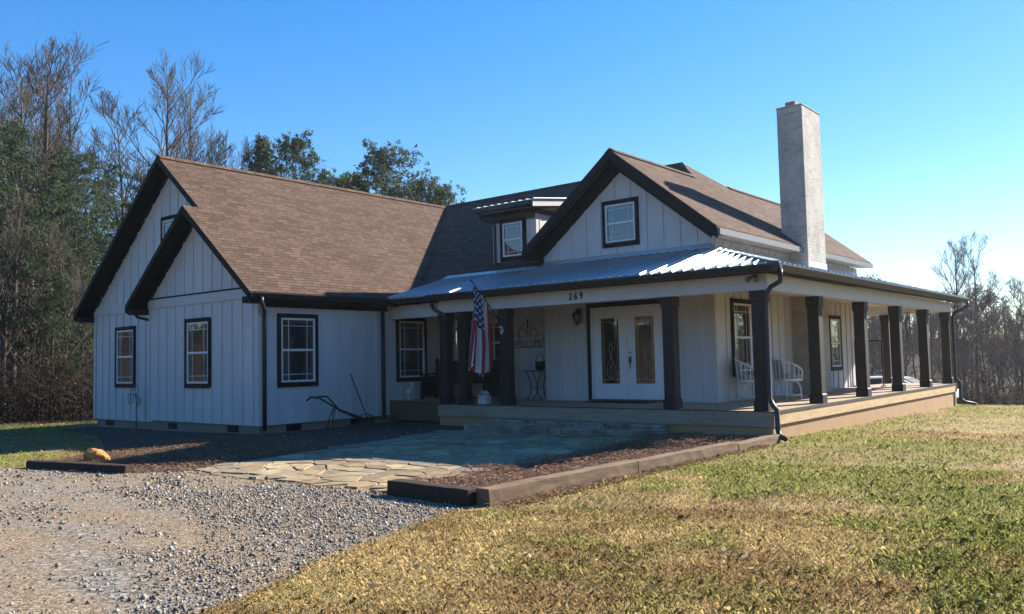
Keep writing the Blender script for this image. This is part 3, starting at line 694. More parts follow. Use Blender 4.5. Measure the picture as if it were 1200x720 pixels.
mb.tube([(-8.36,1.82,4.76),(-8.36,1.84,4.66),(-8.10,2.12,4.50),(-8.10,2.14,4.4),(-8.10,2.14,zM(2.1)+.05)],.035,6); mb.build('dormer_gutter',GUT,dm)
window('y',dy-.02,-7.93,-7.11,3.50,4.57,parent=H)
# downspouts
def spout(path,r=.042,lab=None):
    mb=MB(); mb.tube(path,r,8); return mb.build('downspout',GUT,H,smooth=True,label=lab)
spout([(xE+.03,-.18,zG-.10),(xE+.03,-.18,zG-.22),(xE+.02,-.16,zG-.30),(.06,.0,2.17),(-.02,.0,2.06),(-.04,-.01,1.9),(-.04,-.01,.22),(.03,-.06,.12),(.12,-.11,.03),(.13,-.115,-.28),(.16,-.15,-.38),(.24,-.22,-.42),(.33,-.30,-.43)],.045)
spout([(.34,14.2,zG-.1),(.34,14.2,zG-.25),(.05,13.8,2.10),(.0,13.75,2.0),(.0,13.75,.15),(.10,13.78,.02),(.10,13.78,-.45),(.2,13.8,-.55),(.5,13.85,-.62)],.045)
spout([(-9.50,yL-.22,2.45),(-9.50,yL-.22,2.34),(-9.52,yL-.18,2.28),(-9.86,yL+.10,2.16),(-9.89,yL+.11,2.05),(-9.89,yL+.11,-.42)],.045)
spout([(xL+.06,-.12,2.3),(xL+.06,-.12,-.40)],.05)
spout([(-8.25,-.03,2.44),(-8.25,-.03,2.30),(-8.20,-.01,2.22),(-7.90,.01,2.08),(-7.87,.02,1.95)],.045)
spout([(-14.95,yL-.3,2.4),(-14.93,yL-.2,2.28),(-14.75,yB-.05,2.12),(-14.75,yB-.06,2.0)],.04)
# security light on the beam corner
sl_=MB(); sl_.lathe([(.035,0),(.05,.01),(.04,.03)],(-.22,0,2.37),10)
slo=sl_.build('security_light',IRON,H)
for dxx in (-.09,.07):
    mb=MB(); mb.tube([(-.22,.0,2.36),(-.22+dxx*.7,-.06,2.35)],.012,6); mb.tube([(-.22+dxx*.6,-.03,2.37),(-.22+dxx,-.13,2.31)],[.025,.05],10); mb.build('lamp_head',simple('lamp_head_grey',(.10,.10,.105),.35,.1,5),slo)
# doors
f=W2P('y',P_); mb=MB()
d0,d1,dz0,dz1=-5.165,-3.345,.05,2.09
wbox(mb,f,d0-.17,d0-.07,-.02,.06,.0,dz1+.18); wbox(mb,f,d1+.07,d1+.17,-.02,.06,0,dz1+.18); wbox(mb,f,d0-.07,d1+.07,-.02,.06,dz1+.07,dz1+.18)
df=mb.build('door_frame',BLK,H,bevel=.004)
mb=MB(); wbox(mb,f,d0-.07,d0-.004,-.02,.045,0,dz1+.07); wbox(mb,f,d1+.004,d1+.07,-.02,.045,0,dz1+.07); wbox(mb,f,d0-.004,d1+.004,-.02,.045,dz1+.004,dz1+.07); mb.build('door_casing',WHT,df)
mb=MB(); wbox(mb,f,d0-.07,d1+.07,-.02,.12,.001,.045); mb.build('threshold',simple('bronze_threshold',(.10,.085,.07),.5,.2,4),df)
GLD=mat_glass('leaded_glass',(.02,.018,.014))
mid=(d0+d1)/2
for (a0,a1) in ((d0,mid-.004),(mid+.004,d1)):
    mb=MB(); g0,g1,gz0,gz1=a0+.21,a1-.21,.40,1.90
    wbox(mb,f,a0,g0,-.02,.03,dz0,dz1); wbox(mb,f,g1,a1,-.02,.03,dz0,dz1); wbox(mb,f,g0,g1,-.02,.03,dz0,gz0); wbox(mb,f,g0,g1,-.02,.03,gz1,dz1)
    for (b0,b1,c0,c1) in ((g0-.03,g0,gz0-.03,gz1+.03),(g1,g1+.03,gz0-.03,gz1+.03),(g0,g1,gz0-.03,gz0),(g0,g1,gz1,gz1+.03)): wbox(mb,f,b0,b1,.028,.042,c0,c1)
    dr=mb.build('door',DOORW,H,bevel=.003)
    mb=MB(); wbox(mb,f,g0,g1,-.02,.012,gz0,gz1); mb.build('pane',GLD,dr)
    mb=MB()
    for k in (.12,.88): wbox(mb,f,g0+(g1-g0)*k-.006,g0+(g1-g0)*k+.006,.010,.018,gz0,gz1)
    for k in (.06,.94): wbox(mb,f,g0,g1,.010,.0185,gz0+(gz1-gz0)*k-.006,gz0+(gz1-gz0)*k+.006)
    gw=(g0+g1)/2; W_=(g1-g0)/2
    for sg in (-1,1):
        mb.tube([f(gw,.016,.48),f(gw+sg*W_*.45,.016,.60),f(gw+sg*W_*.5,.016,.76),f(gw+sg*W_*.15,.016,.93),f(gw,.016,1.05),f(gw-sg*W_*.22,.016,1.2),f(gw,.016,1.34)],.005,5)
        mb.tube([f(gw,.016,.50),f(gw+sg*W_*.2,.016,.66),f(gw,.016,.84)],.004,5)
    mb.build('came',simple('brass_came',(.38,.30,.16),.35,.15,8,metal=.7),dr)
    if a1==d1:
        mb=MB(); hx=a0+.075
        mb.lathe([(.03,0),(.035,.01),(.03,.02)],f(hx,.045,1.10),10); wbox(mb,f,hx-.022,hx+.022,.03,.042,.86,1.02)
        mb.tube([f(hx,.04,.99),f(hx,.085,.98),f(hx,.09,.90),f(hx+.01,.07,.80),f(hx,.045,.74)],[.012,.014,.014,.012,.01],8); mb.build('handle',simple('bronze_handle',(.05,.042,.035),.3,.2,6,metal=.8),dr)
mb=MB(); mb.box(-5.05,1.55,.002,-3.45,2.05,.016); tag(mb.build('door_mat',simple('dark_doormat',(.02,.018,.016),.95,.3,30)),'flat dark doormat on the deck before the white double doors','doormat')
# wall lantern
mb=MB(); wbox(mb,f,-5.64,-5.40,0,.03,1.82,2.26); lb=mb.build('wall_lantern',WBM,H)
mb=MB(); lx,lyy=-5.53,P_-.16
wbox(mb,f,lx-.05,lx+.05,.03,.05,1.97,2.17); mb.tube([f(lx,.05,2.10),f(lx,.10,2.17),f(lx,.16,2.17),f(lx,.16,2.12)],.013,6)
mb.lathe([(.012,.19),(.02,.17),(.10,.09),(.115,.075),(.115,.06)],(lx,lyy,1.95),8); mb.lathe([(.07,-.115),(.055,-.135),(.015,-.165),(.006,-.20)],(lx,lyy,1.95),8)
for i in range(8): a=2*math.pi*i/8; mb.bar((lx+.105*math.cos(a),lyy+.105*math.sin(a),2.01),(lx+.065*math.cos(a),lyy+.065*math.sin(a),1.835),.012)
mb.build('lantern_cage',IRON,lb)
mb=MB(); mb.lathe([(.06,-.115),(.096,.06)],(lx,lyy,1.95),8); mb.build('lantern_glass',mat_glass('lantern_glass',(.10,.10,.10)),lb)
# house number
def digit(ch,x,z,h):
    mb=MB(); y=.012; s=h
    K={'2':[(-.26,.28,.05),(-.22,.42,.07),(-.05,.5,.06),(.15,.46,.09),(.24,.3,.12),(.18,.1,.10),(-.05,-.18,.06),(-.28,-.44,.06),(-.1,-.43,.10),(.15,-.46,.11),(.30,-.40,.07),(.32,-.28,.04)],
       '6':[(.2,.5,.03),(.0,.4,.05),(-.18,.2,.10),(-.27,-.1,.15),(-.2,-.38,.11),(.0,-.5,.06),(.2,-.4,.12),(.26,-.2,.14),(.16,.02,.09),(.0,.06,.05),(-.18,-.06,.05)],
       '9':[(-.2,-.5,.03),(.0,-.4,.05),(.18,-.2,.10),(.27,.1,.15),(.2,.38,.11),(.0,.5,.06),(-.2,.4,.12),(-.26,.2,.14),(-.16,-.02,.09),(.0,-.06,.05),(.18,.06,.05)]}[ch]
    for (a,b_,w0),(c_,d_,w1) in zip(K,K[1:]):
        mb.bar((x+a*s*.72,y,z+b_*s),(x+c_*s*.72,y,z+d_*s),.022,(w0+w1)/2*s*1.0+.004,ref=(0,1,0))
        mb.lathe([(w1*s*.5+.002,0),(w1*s*.5+.002,.001)],(x+c_*s*.72,y,z+d_*s),6)
    return mb.build('house_number',IRON,H)
for ch_,x_,z_ in (('2',-4.25,2.275),('6',-4.115,2.280),('9',-3.975,2.285)): digit(ch_,x_,z_,.135)


# ------------------------------------------------------------------ things on and around the porch
# stacked stone step
def stone_step():
    r=random.Random(11); st=thing('stone_step',(-4.1,-.3,-.5),'low stacked ledgestone step along the porch front below the double doors','step')
    for (x0,x1,y0,y1,z0,z1,n) in ((-6.35,-2.0,-.42,-.04,-.5,-.27,4),(-6.55,-2.35,-.82,-.42,-.5,-.36,3)):
        mb=MB(); hh=(z1-z0)/n
        for i in range(n):
            x=x0
            while x<x1-.02:
                w_=min(r.uniform(.14,.48),x1-x); 
                if x1-(x+w_)<.1: w_=x1-x
                dz=r.uniform(-.006,.006)
                mb.box(x+.004,y0+r.uniform(-.025,.02),z0+i*hh+.003,x+w_-.004,y1,z0+(i+1)*hh-.004+ (dz if i<n-1 else 0)); x+=w_
        mb.build('stone_course',STN,st,bevel=.006)
stone_step()
# landscape timbers
def tie(name,a,b,z0,z1,w_,mat,label,rag=.005):
    a=Vector((*a,0)); b=Vector((*b,0)); d=(b-a); L=d.length; d.normalize(); n=Vector((-d.y,d.x,0)); k=int(L/.16)
    mb=MB(); r=random.Random(int(L*100)); rings=[]
    for i in range(k+1):
        p=a+d*L*i/k; j=lambda: r.uniform(-rag,rag)
        g0=z0+(float(zg(p.x,p.y))+.5)
        rings.append([p+n*(-w_/2+j()*.6)+Vector((0,0,g0)),p+n*(w_/2+j()*.6)+Vector((0,0,g0)),p+n*(w_/2-.012+j())+Vector((0,0,z1+j())),p+n*(-w_/2+.012+j())+Vector((0,0,z1+j()))])
    for A_,B_ in zip(rings,rings[1:]):
        for q_ in range(4): l=(q_+1)%4; mb.face([A_[q_],A_[l],B_[l],B_[q_]])
    mb.face(rings[0]); mb.face(rings[-1][::-1])
    return tag(mb.build(name,mat,None,bevel=.008),label,'timber','old timbers edging the planting beds')
tie('landscape_timber',(.03,-7.63),(.10,-4.82),-.53,-.325,.20,TIE,'thick weathered timber nearest the gravel, running along the lawn edge of the mulch')
tie('landscape_timber',(.10,-4.80),(.17,-1.98),-.53,-.335,.19,TIE,'middle weathered timber along the lawn edge, butted end to end between two others')
tie('landscape_timber',(.17,-1.96),(.12,-.16),-.53,-.37,.19,TIE,'weathered timber along the lawn edge that ends at the porch corner downspout')
tie('landscape_timber',(-1.36,-7.60),(-.075,-7.66),-.53,-.33,.19,TIEX,'short timber, its shaded face painted dark, across the front of the mulch bed, facing the gravel')
tie('landscape_timber',(-8.25,-8.83),(-6.1,-8.33),-.56,-.385,.18,TIEX,'timber, shade painted into its colour, at the far left between gravel and mulch in front of the orange boulder')
# boulder
mb=MB(); mb.ell((-8.2,-7.85,-.44),(.25,.15,.14),9,6,Matrix.Rotation(.6,3,'Z')@Matrix.Rotation(.28,3,'Y'),.13)
o=mb.build('boulder',ROCKM,bevel=.02); tag(o,'rounded orange boulder on the mulch beside the left timber','boulder')
# flag on its pole
FP=thing('flag_pole',(-6.20,.03,1.88),'thin dark flag pole angled up from the porch post','flagpole')
p0,p1=Vector((-6.20,.03,1.88)),Vector((-6.14,-.95,2.70))
mb=MB(); mb.tube([p0,p1],.012,8); mb.ell(tuple(p1),(.02,.02,.02),8,5); mb.build('pole',IRON,FP,smooth=True)
mb=MB(); mb.box(-6.245,.0,1.80,-6.17,.034,1.93); mb.tube([(-6.205,.02,1.86),(-6.195,-.08,1.95)],.02,8); mb.build('bracket',IRON,FP)
FW=simple('flag_white',(.50,.49,.50),.8,.05,6); FR=simple('flag_red',(.22,.016,.022),.8,.1,6); FB=simple('flag_blue',(.018,.026,.09),.8,.1,6)
ns,ntt=65,110
def flagpt(s,t):
    a=.045+.52*s; P=p1+(p0-p1)*a
    drop=1.72+.16*s-.85*max(0,s-.62) ; fold=math.sin(s*math.pi*4.2+.4+t*.8)*(.03+.11*min(1,t*1.6))
    z=P.z-.02-t*drop+ .12*t*s
    yy=P.y+ (math.cos(s*math.pi*3.2)*.03*min(1,t*2)) + t*(s-.5)*.18
    return Vector((P.x+fold*.8-.10*t*t,yy+fold*.12,z))
G=[[flagpt(i/ns,j/ntt) for j in range(ntt+1)] for i in range(ns+1)]
mb=MB()
for i in range(ns):
    for j in range(ntt):
        s_,t_=(i+.5)/ns,(j+.5)/ntt
        mi=1 if int(s_*13)%2==0 else 0
        if s_<7/13 and t_<.45:
            mi=2; u=s_/(7/13)*9; v_=t_/.45*11; ru,rv=round(u-.5),round(v_-.5)
            if ru%2==rv%2 and 0<=ru<9 and 0<=rv<11 and ((u-.5-ru)/.36)**2+((v_-.5-rv)/.36)**2<1 : mi=0
        mb.face([G[i][j],G[i+1][j],G[i+1][j+1],G[i][j+1]],mi=mi)
fl=mb.build('flag',[FW,FR,FB],smooth=True); tag(fl,'American flag hanging limp from the angled pole at the porch','flag')
md=fl.modifiers.new('thick','SOLIDIFY'); md.thickness=.003
# welcome sign
WS=thing('welcome_sign',(-7.42,q-.03,1.35),'wrought metal scroll sign reading WELCOME on the porch wall','wall sign')
cu=bpy.data.curves.new('letters','FONT'); cu.body='WELCOME'; cu.size=.24; cu.extrude=.004; cu.offset=-.004; cu.align_x='CENTER'
to=bpy.data.objects.new('letters_tmp',cu); COL.objects.link(to); dg=bpy.context.evaluated_depsgraph_get()
me=bpy.data.meshes.new_from_object(to.evaluated_get(dg)); bpy.data.objects.remove(to)
SGN=simple('rusted_sign_metal',(.07,.062,.055),.6,.3,10)
me.materials.clear(); me.materials.append(SGN)
lo=bpy.data.objects.new('lettering',me); COL.objects.link(lo); lo.parent=WS; lo.rotation_euler=(math.pi/2,0,0); lo.location=(.0,0,-.03); lo.scale=(.78,1,1)
mb=MB(); X0,Y0,Z0=-7.42,q-.03,1.35
def arc(cx,cz,r,a0,a1,n=14,sp=0): return [(X0+cx+(r-sp*i/n)*math.cos(math.radians(a0+(a1-a0)*i/n)),Y0,Z0+cz+(r-sp*i/n)*math.sin(math.radians(a0+(a1-a0)*i/n))) for i in range(n+1)]
for sg in (1,-1):
    A_=lambda pts:[(X0+sg*(p[0]-X0),p[1],p[2]) for p in pts]
    mb.tube(A_(arc(.36,.17,.17,-60,250,16,.08)),.007,5); mb.tube(A_(arc(.16,.30,.15,-30,300,18,.09)),.007,5)
    mb.tube(A_(arc(.0,.30,.28,15,85,10)),.007,5); mb.tube(A_(arc(.52,.08,.14,-120,160,14,.07)),.007,5); mb.tube(A_(arc(.07,.46,.09,-90,200,12,.04)),.006,5)
mb.tube([(X0-.55,Y0,Z0-.045),(X0+.55,Y0,Z0-.045)],.01,5); mb.tube([(X0,Y0,Z0+.2),(X0,Y0,Z0+.62)],.01,5); mb.ell((X0,Y0,Z0+.62),(.03,.015,.05),8,5)
mb.build('scrollwork',SGN,WS)
# side table and pot
tx,ty=-6.88,2.20
ST=thing('side_table',(tx,ty,.0),'small black iron side table with curved legs on the porch','side table')
mb=MB(); mb.box(tx-.30,ty-.16,.70,tx+.28,ty+.16,.725); mb.build('table_top',IRON,ST,bevel=.006)
for sx in (-1,1):
    for sy in (-1,1):
        mb=MB(); mb.tube([(tx+sx*.24,ty+sy*.12,.70),(tx+sx*.15,ty+sy*.12,.55),(tx+sx*.10,ty+sy*.12,.35),(tx+sx*.12,ty+sy*.12,.15),(tx+sx*.20,ty+sy*.13,.02),(tx+sx*.25,ty+sy*.13,.04),(tx+sx*.25,ty+sy*.13,.08)],.013,6); mb.build('leg',IRON,ST)
mb=MB(); mb.box(tx-.12,ty-.12,.30,tx+.12,ty+.12,.315); mb.build('shelf',IRON,ST)
KP=thing('kettle',(tx+.10,ty,.726),'black cauldron pot with a hoop handle on the iron side table','pot')
mb=MB(); mb.lathe([(.08,.0),(.115,.03),(.125,.12),(.115,.20),(.125,.215)],(tx+.10,ty,.727),14); mb.build('body',IRON,KP,smooth=True)
mb=MB(); mb.tube([(tx+.10-.12*math.cos(a),ty,.93+.20*math.sin(a)) for a in [math.pi*i/12 for i in range(13)]],.008,6); mb.build('handle',IRON,KP)
# bench
bx0,bx1,by=-9.84,-7.62,1.62
BN=thing('porch_bench',(-8.7,1.6,.05),'dark wooden porch bench with high back under the left window','bench')
mb=MB(); 
for i in range(4): mb.box(bx0+.05,by-.52+i*.13,.44,bx1-.05,by-.40+i*.13,.47)
mb.build('seat',BENCHM,BN)
mb=MB(); mb.box(bx0+.05,by+.02,.47,bx1-.05,by+.05,.95); mb.box(bx0+.02,by+.0,.93,bx1-.02,by+.07,1.0); mb.build('backrest',BENCHM,BN)
for x in (bx0,bx1-.07):
    mb=MB(); mb.prism([(x,by-.52,.05),(x,by-.46,.05),(x,by-.44,.62),(x,by-.52,.62)],(.07,0,0)); mb.build('leg',BENCHM,BN)
    mb=MB(); mb.prism([(x,by-.0,.05),(x,by+.07,.05),(x,by+.10,1.06),(x,by+.03,1.08)],(.07,0,0)); mb.build('leg',BENCHM,BN)
    mb=MB(); mb.prism([(x,by-.56,.63),(x,by+.03,.66),(x,by+.03,.70),(x,by-.56,.675)],(.07,0,0)); mb.prism([(x+.02,by-.46,.10),(x+.02,by,.10),(x+.02,by,.62),(x+.02,by-.44,.61)],(.03,0,0)); mb.build('armrest',BENCHM,BN)
# garden figures on the porch edge
HB=thing('bird_statue',(-9.55,.42,.05),'small pale long-legged bird statue standing on the left porch step under the window','statue')
mb=MB(); mb.ell((-9.55,.42,.27),(.09,.06,.07),10,7,Matrix.Rotation(.4,3,'Y')); mb.tube([(-9.49,.42,.30),(-9.45,.42,.38),(-9.50,.42,.43),(-9.47,.42,.47)],[.03,.02,.018,.03],7); mb.tube([(-9.47,.42,.475),(-9.38,.42,.455)],[.014,.003],6); mb.tube([(-9.62,.42,.25),(-9.70,.42,.20)],[.04,.01],6); mb.build('body',FIGM,HB,smooth=True)
for dy_ in (-.02,.02): mb=MB(); mb.tube([(-9.55,.42+dy_,.22),(-9.56,.42+dy_,.12),(-9.55,.42+dy_,.055)],.010,6); mb.tube([(-9.57,.42+dy_,.055),(-9.50,.42+dy_,.055)],.008,5); mb.build('leg',FIGM,HB)
PL=thing('lattice_planter',(-6.93,.30,.0),'small white lattice planter with pale blooms between two dark porch posts','planter')
mb=MB(); c0=(-6.93,.30)
for k in range(5):
    u=-.09+k*.045; mb.box(c0[0]+u-.009,c0[1]-.11,.02,c0[0]+u+.009,c0[1]-.095,.19); mb.box(c0[0]+.095,c0[1]+u-.009,.02,c0[0]+.11,c0[1]+u+.009,.19)
    mb.box(c0[0]+u-.009,c0[1]+.095,.02,c0[0]+u+.009,c0[1]+.11,.19); mb.box(c0[0]-.11,c0[1]+u-.009,.02,c0[0]-.095,c0[1]+u+.009,.19)
for z in (.02,.10,.18): mb.box(c0[0]-.112,c0[1]-.112,z,c0[0]+.112,c0[1]-.097,z+.02); mb.box(c0[0]+.0975,c0[1]-.0965,z,c0[0]+.1125,c0[1]+.112,z+.02)
mb.box(c0[0]-.094,c0[1]-.094,.003,c0[0]+.094,c0[1]+.094,.12); mb.build('crate',FIGM,PL)
mb=MB(); r_=random.Random(3)
for k in range(14): mb.ell((c0[0]+r_.uniform(-.08,.10),c0[1]+r_.uniform(-.08,.08),r_.uniform(.20,.29)),(.026,.026,.022),7,5)
mb.build('blooms',FIGM,PL)
# triangle chime and wind chimes hanging from the ceiling
TC=thing('dinner_triangle',(-8.42,1.0,1.5),'black iron dinner triangle hanging between the left porch posts','triangle')
mb=MB(); mb.tube([(-8.42,1.0,1.80),(-8.64,1.0,1.45),(-8.22,1.0,1.45),(-8.42,1.0,1.80)],.012,6); mb.build('triangle',IRON,TC)
mb=MB(); mb.tube([(-8.42,1.0,2.40),(-8.42,1.0,1.79)],.004,5); mb.build('cord',IRON,TC)
WC=thing('wind_chime',(-.35,10.6,2.4),'wind chime of thin metal tubes hanging between the far right posts','wind chime')
wx,wy=-.40,10.4
mb=MB(); mb.lathe([(.07,0),(.07,.02)],(wx,wy,2.02),10); mb.tube([(wx,wy,2.40),(wx,wy,2.03)],.004,5); mb.build('top_disc',IRON,WC)
for k in range(6): a=2*math.pi*k/6; mb=MB(); mb.tube([(wx+.055*math.cos(a),wy+.055*math.sin(a),2.02),(wx+.055*math.cos(a),wy+.055*math.sin(a),1.9),(wx+.055*math.cos(a),wy+.055*math.sin(a),1.45-.05*k)],[.003,.010,.010],6); mb.build('chime_tube',simple('chime_tube_metal',(.10,.10,.105),.4,.1,5,metal=.8),WC)
HK=MB(); HK.tube([(-6.17,.02,1.70),(-6.20,.0,1.73),(-6.16,-.01,1.74),(-6.11,-.01,1.72),(-6.08,-.01,1.64),(-6.11,-.01,1.57),(-6.15,-.01,1.60),(-6.13,-.01,1.66)],.016,7)
tag(HK.build('post_ornament',FIGM,smooth=True),'small white curled ornament fixed on the porch post near the flag','ornament')
# white hooped armchairs
def make_chair(label):
    t=thing('armchair',(0,0,0),label,'chair','white hooped armchairs on the side porch')
    mb=MB(); mb.lathe([(.29,.40),(.30,.43),(.29,.46)],(0,0,0),20); mb.build('seat',CHW,t,smooth=True)
    mb=MB(); mb.lathe([(.25,.465),(.28,.49),(.28,.53),(.24,.555)],(0,0,0),18); mb.build('seat_cushion',CUSH,t,smooth=True)
    def rim(a): # a from -120..120, 0 = back (-x)
        k=1-abs(a)/125; h=.56+.36*max(0,k)**.6; r=.33; return Vector((-r*math.cos(math.radians(a)),r*math.sin(math.radians(a)),h))
    mb=MB(); mb.tube([Vector((.27*math.cos(math.radians(60)),-.29,.44))]+[rim(a) for a in range(-120,121,12)]+[Vector((.27*math.cos(math.radians(60)),.29,.44))],.019,7); mb.build('back_hoop',CHW,t,smooth=True)
    for a in range(-100,101,20):
        mb=MB(); p=rim(a); mb.tube([p,Vector((p.x*.88,p.y*.88,.44))],.011,6); mb.build('spindle',CHW,t)
    mb=MB(); mb.hexa([(-.25,-.18,.56),(-.21,-.18,.56),(-.21,.18,.56),(-.25,.18,.56),(-.30,-.16,.86),(-.26,-.16,.86),(-.26,.16,.86),(-.30,.16,.86)]); mb.build('back_cushion',CUSH,t,bevel=.015)
    for k in range(4):
        a=math.radians(45+90*k); c_,s_=math.cos(a),math.sin(a); mb=MB()
        mb.tube([(c_*.05,s_*.05,.40),(c_*.16,s_*.16,.39),(c_*.23,s_*.23,.33),(c_*.26,s_*.26,.20),(c_*.27,s_*.27,.003)],.017,7); mb.build('leg',CHW,t,smooth=True)
    mb=MB(); mb.tube([(.26*math.cos(2*math.pi*i/16),.26*math.sin(2*math.pi*i/16),.10) for i in range(17)],.012,6); mb.build('foot_ring',CHW,t)
    return t
c1=make_chair('white hooped armchair with grey cushions on the side porch, right of the corner post'); c1.location=(-1.25,3.92,0); c1.rotation_euler=(0,0,math.radians(58))
copy_tree(c1,(-1.66,2.95,0),math.radians(30),1,label='white hooped armchair under the side window, half hidden behind the dark corner post')
# thin black rack near the far corner
RK=thing('metal_rack',(-1.75,11.1,0),'thin black metal frame rack standing near the far wall corner of the side porch','rack')
mb=MB(); 
for x in (-2.02,-1.28): mb.bar((x,11.0,.02),(x,11.0,1.32),.03)
mb.bar((-2.02,11.0,1.31),(-1.28,11.0,1.31),.03); mb.bar((-2.02,11.0,.16),(-1.28,11.0,.16),.03); mb.build('frame',IRON,RK)
for x in (-2.02,-1.28): mb=MB(); mb.bar((x,10.8,.02),(x,11.2,.02),.03); mb.build('foot',IRON,RK)
mb=MB(); mb.lathe([(.04,0),(.07,.06),(.06,.15),(.025,.20),(.03,.25)],(-1.72,10.7,.003),10); tag(mb.build('vase',FIGM,smooth=True),'small pale vase on the deck by the black rack','vase')
# old plough by the left wing and the rod against the wall
PW=thing('antique_plough',(-9.3,-1.8,-.5),'rusty antique walking plough with two long handles by the left wing wall','plough')
for y_,x_,s_ in ((-2.80,-9.40,0),(-2.46,-9.52,1)):
    mb=MB(); mb.tube([(x_,y_,.20+.03*s_),(x_,y_+.12,.27),(x_+.0,y_+.32,.26),(-9.40,-1.9,-.05),(-9.40,-1.32,-.30)],[.022,.022,.02,.02,.022],7); mb.build('handle',RUST,PW)
mb=MB(); mb.tube([(-9.40,-1.9,-.06),(-9.36,-1.2,-.30),(-9.36,-.75,-.30)],.03,6); mb.build('beam',RUST,PW)
for dx_ in (-.07,.07): mb=MB(); mb.tube([(-9.40+dx_*.3,-2.02,.03),(-9.40+dx_,-2.14,-.25),(-9.40+dx_*1.4,-2.16,-.50)],.014,6); mb.build('strut',RUST,PW)
mb=MB(); mb.tube([(-9.36,-1.15+.28*math.cos(a),-.42+.24*math.sin(a)) for a in [math.pi*i/12 for i in range(13)]],.012,6); mb.tube([(-9.36,-1.05+.17*math.cos(a),-.45+.22*math.sin(a)) for a in [math.pi*i/12 for i in range(13)]],.010,6); mb.build('hoop',RUST,PW)
mb=MB(); mb.prism([(-9.42,-1.55,-.50),(-9.30,-1.25,-.28),(-9.24,-.95,-.34),(-9.22,-1.05,-.50)],(-.03,.01,0)); mb.build('ploughshare',RUST,PW)
mb=MB(); mb.tube([(xL+.05,-1.16,.76),(xL+.42,-.88,-.49)],.014,6); tag(mb.build('iron_rod',RUST),'thin iron rod leaning on the left wing wall beside the downspout','rod')
# wire yard ornament at the far left wall
YOM=simple('dull_grey_wire',(.10,.11,.12),.7,.2,8); YO=thing('yard_ornament',(-15.55,-3.55,-.55),'wire flower yard ornament on a stem before the far left wall','ornament')
mb=MB(); mb.tube([(-15.55,-3.55,-.58),(-15.55,-3.55,.1),(-15.6,-3.55,.35)],.012,6); mb.build('stem',RUST,YO)
for cx_,cz_,r_ in ((-15.6,.42,.16),(-15.85,.20,.15),(-15.45,.15,.12)):
    mb=MB(); mb.tube([(cx_+r_*math.cos(2*math.pi*i/14),-3.55,cz_+r_*math.sin(2*math.pi*i/14)) for i in range(15)],.008,5)
    for i in range(3): a=math.pi*i/3; mb.tube([(cx_+r_*math.cos(a),-3.55,cz_+r_*math.sin(a)),(cx_-r_*math.cos(a),-3.55,cz_-r_*math.sin(a))],.006,5)
    mb.build('wire_loop',YOM,YO)
# white car parked on the slope behind the porch
def make_car():
    g=float(zg(-3.4,20.2)); t=thing('parked_car',(-3.4,20.2,g),'white car parked behind the house, only its roof seen past the side porch','car')
    CG=simple('dark_car_glass',(.01,.011,.012),.5,.1,2,spec=.05,bs=0); CP=simple('white_car_paint',(.72,.73,.74),.25,.03,3,spec=.6); x0=-5.9; zt=-.02
    s=[(0,.35),(.02,.75),(.25,.86),(1.05,.95),(1.75,1.42),(2.3,1.50),(3.2,1.48),(3.85,1.10),(4.45,.98),(4.55,.6),(4.5,.35)]
    k=(zt-g)/1.50
    mb=MB(); yy=19.4; 
    lo_=[(x0+4.55-a,yy,g+.2+(b_-.2)*k) for a,b_ in s]
    mb.prism(lo_,(0,1.7,0)); mb.build('body',CP,t,bevel=.06)
    def P2(a,b_): return (x0+4.55-a,0,g+.2+(b_-.2)*k)
    for y_ in (yy-.012,yy+1.7):
        for q_ in ([(1.25,1.0),(1.80,1.36),(2.3,1.42),(2.3,1.0)],[(2.38,1.0),(2.38,1.42),(3.1,1.40),(3.6,1.06),(3.6,1.0)]):
            mb=MB(); mb.prism([(P2(*c_)[0],y_,P2(*c_)[2]) for c_ in q_],(0,.012,0)); mb.build('side_window',CG,t)
    mb=MB(); mb.prism([(P2(1.12,1.0)[0]+.01,yy+.15,P2(1.12,1.0)[2]),(P2(1.72,1.40)[0]+.012,yy+.25,P2(1.72,1.40)[2]),(P2(1.72,1.40)[0]+.012,yy+1.45,P2(1.72,1.40)[2]),(P2(1.12,1.0)[0]+.01,yy+1.55,P2(1.12,1.0)[2])],(.02,0,.02)); mb.build('windscreen',CG,t)
    for a in (.85,3.65):
        for y_ in (yy-.02,yy+1.52):
            mb=MB(); R=Matrix.Rotation(math.pi/2,3,'X'); c_=Vector((x0+4.55-a,y_+.1,g+.33)); n=18
            for r_,m_ in ((.33,0),):
                A_=[c_+Vector((r_*math.cos(2*math.pi*i/n),-.1,r_*math.sin(2*math.pi*i/n))) for i in range(n)]; mb.prism(A_,(0,.2,0))
            wl=mb.build('wheel',IRON,t,bevel=.03)
            mb=MB(); mb.prism([c_+Vector((.2*math.cos(2*math.pi*i/n),-.112,.2*math.sin(2*math.pi*i/n))) for i in range(n)],(0,.224,0)); mb.build('rim',FLS,wl)
make_car()

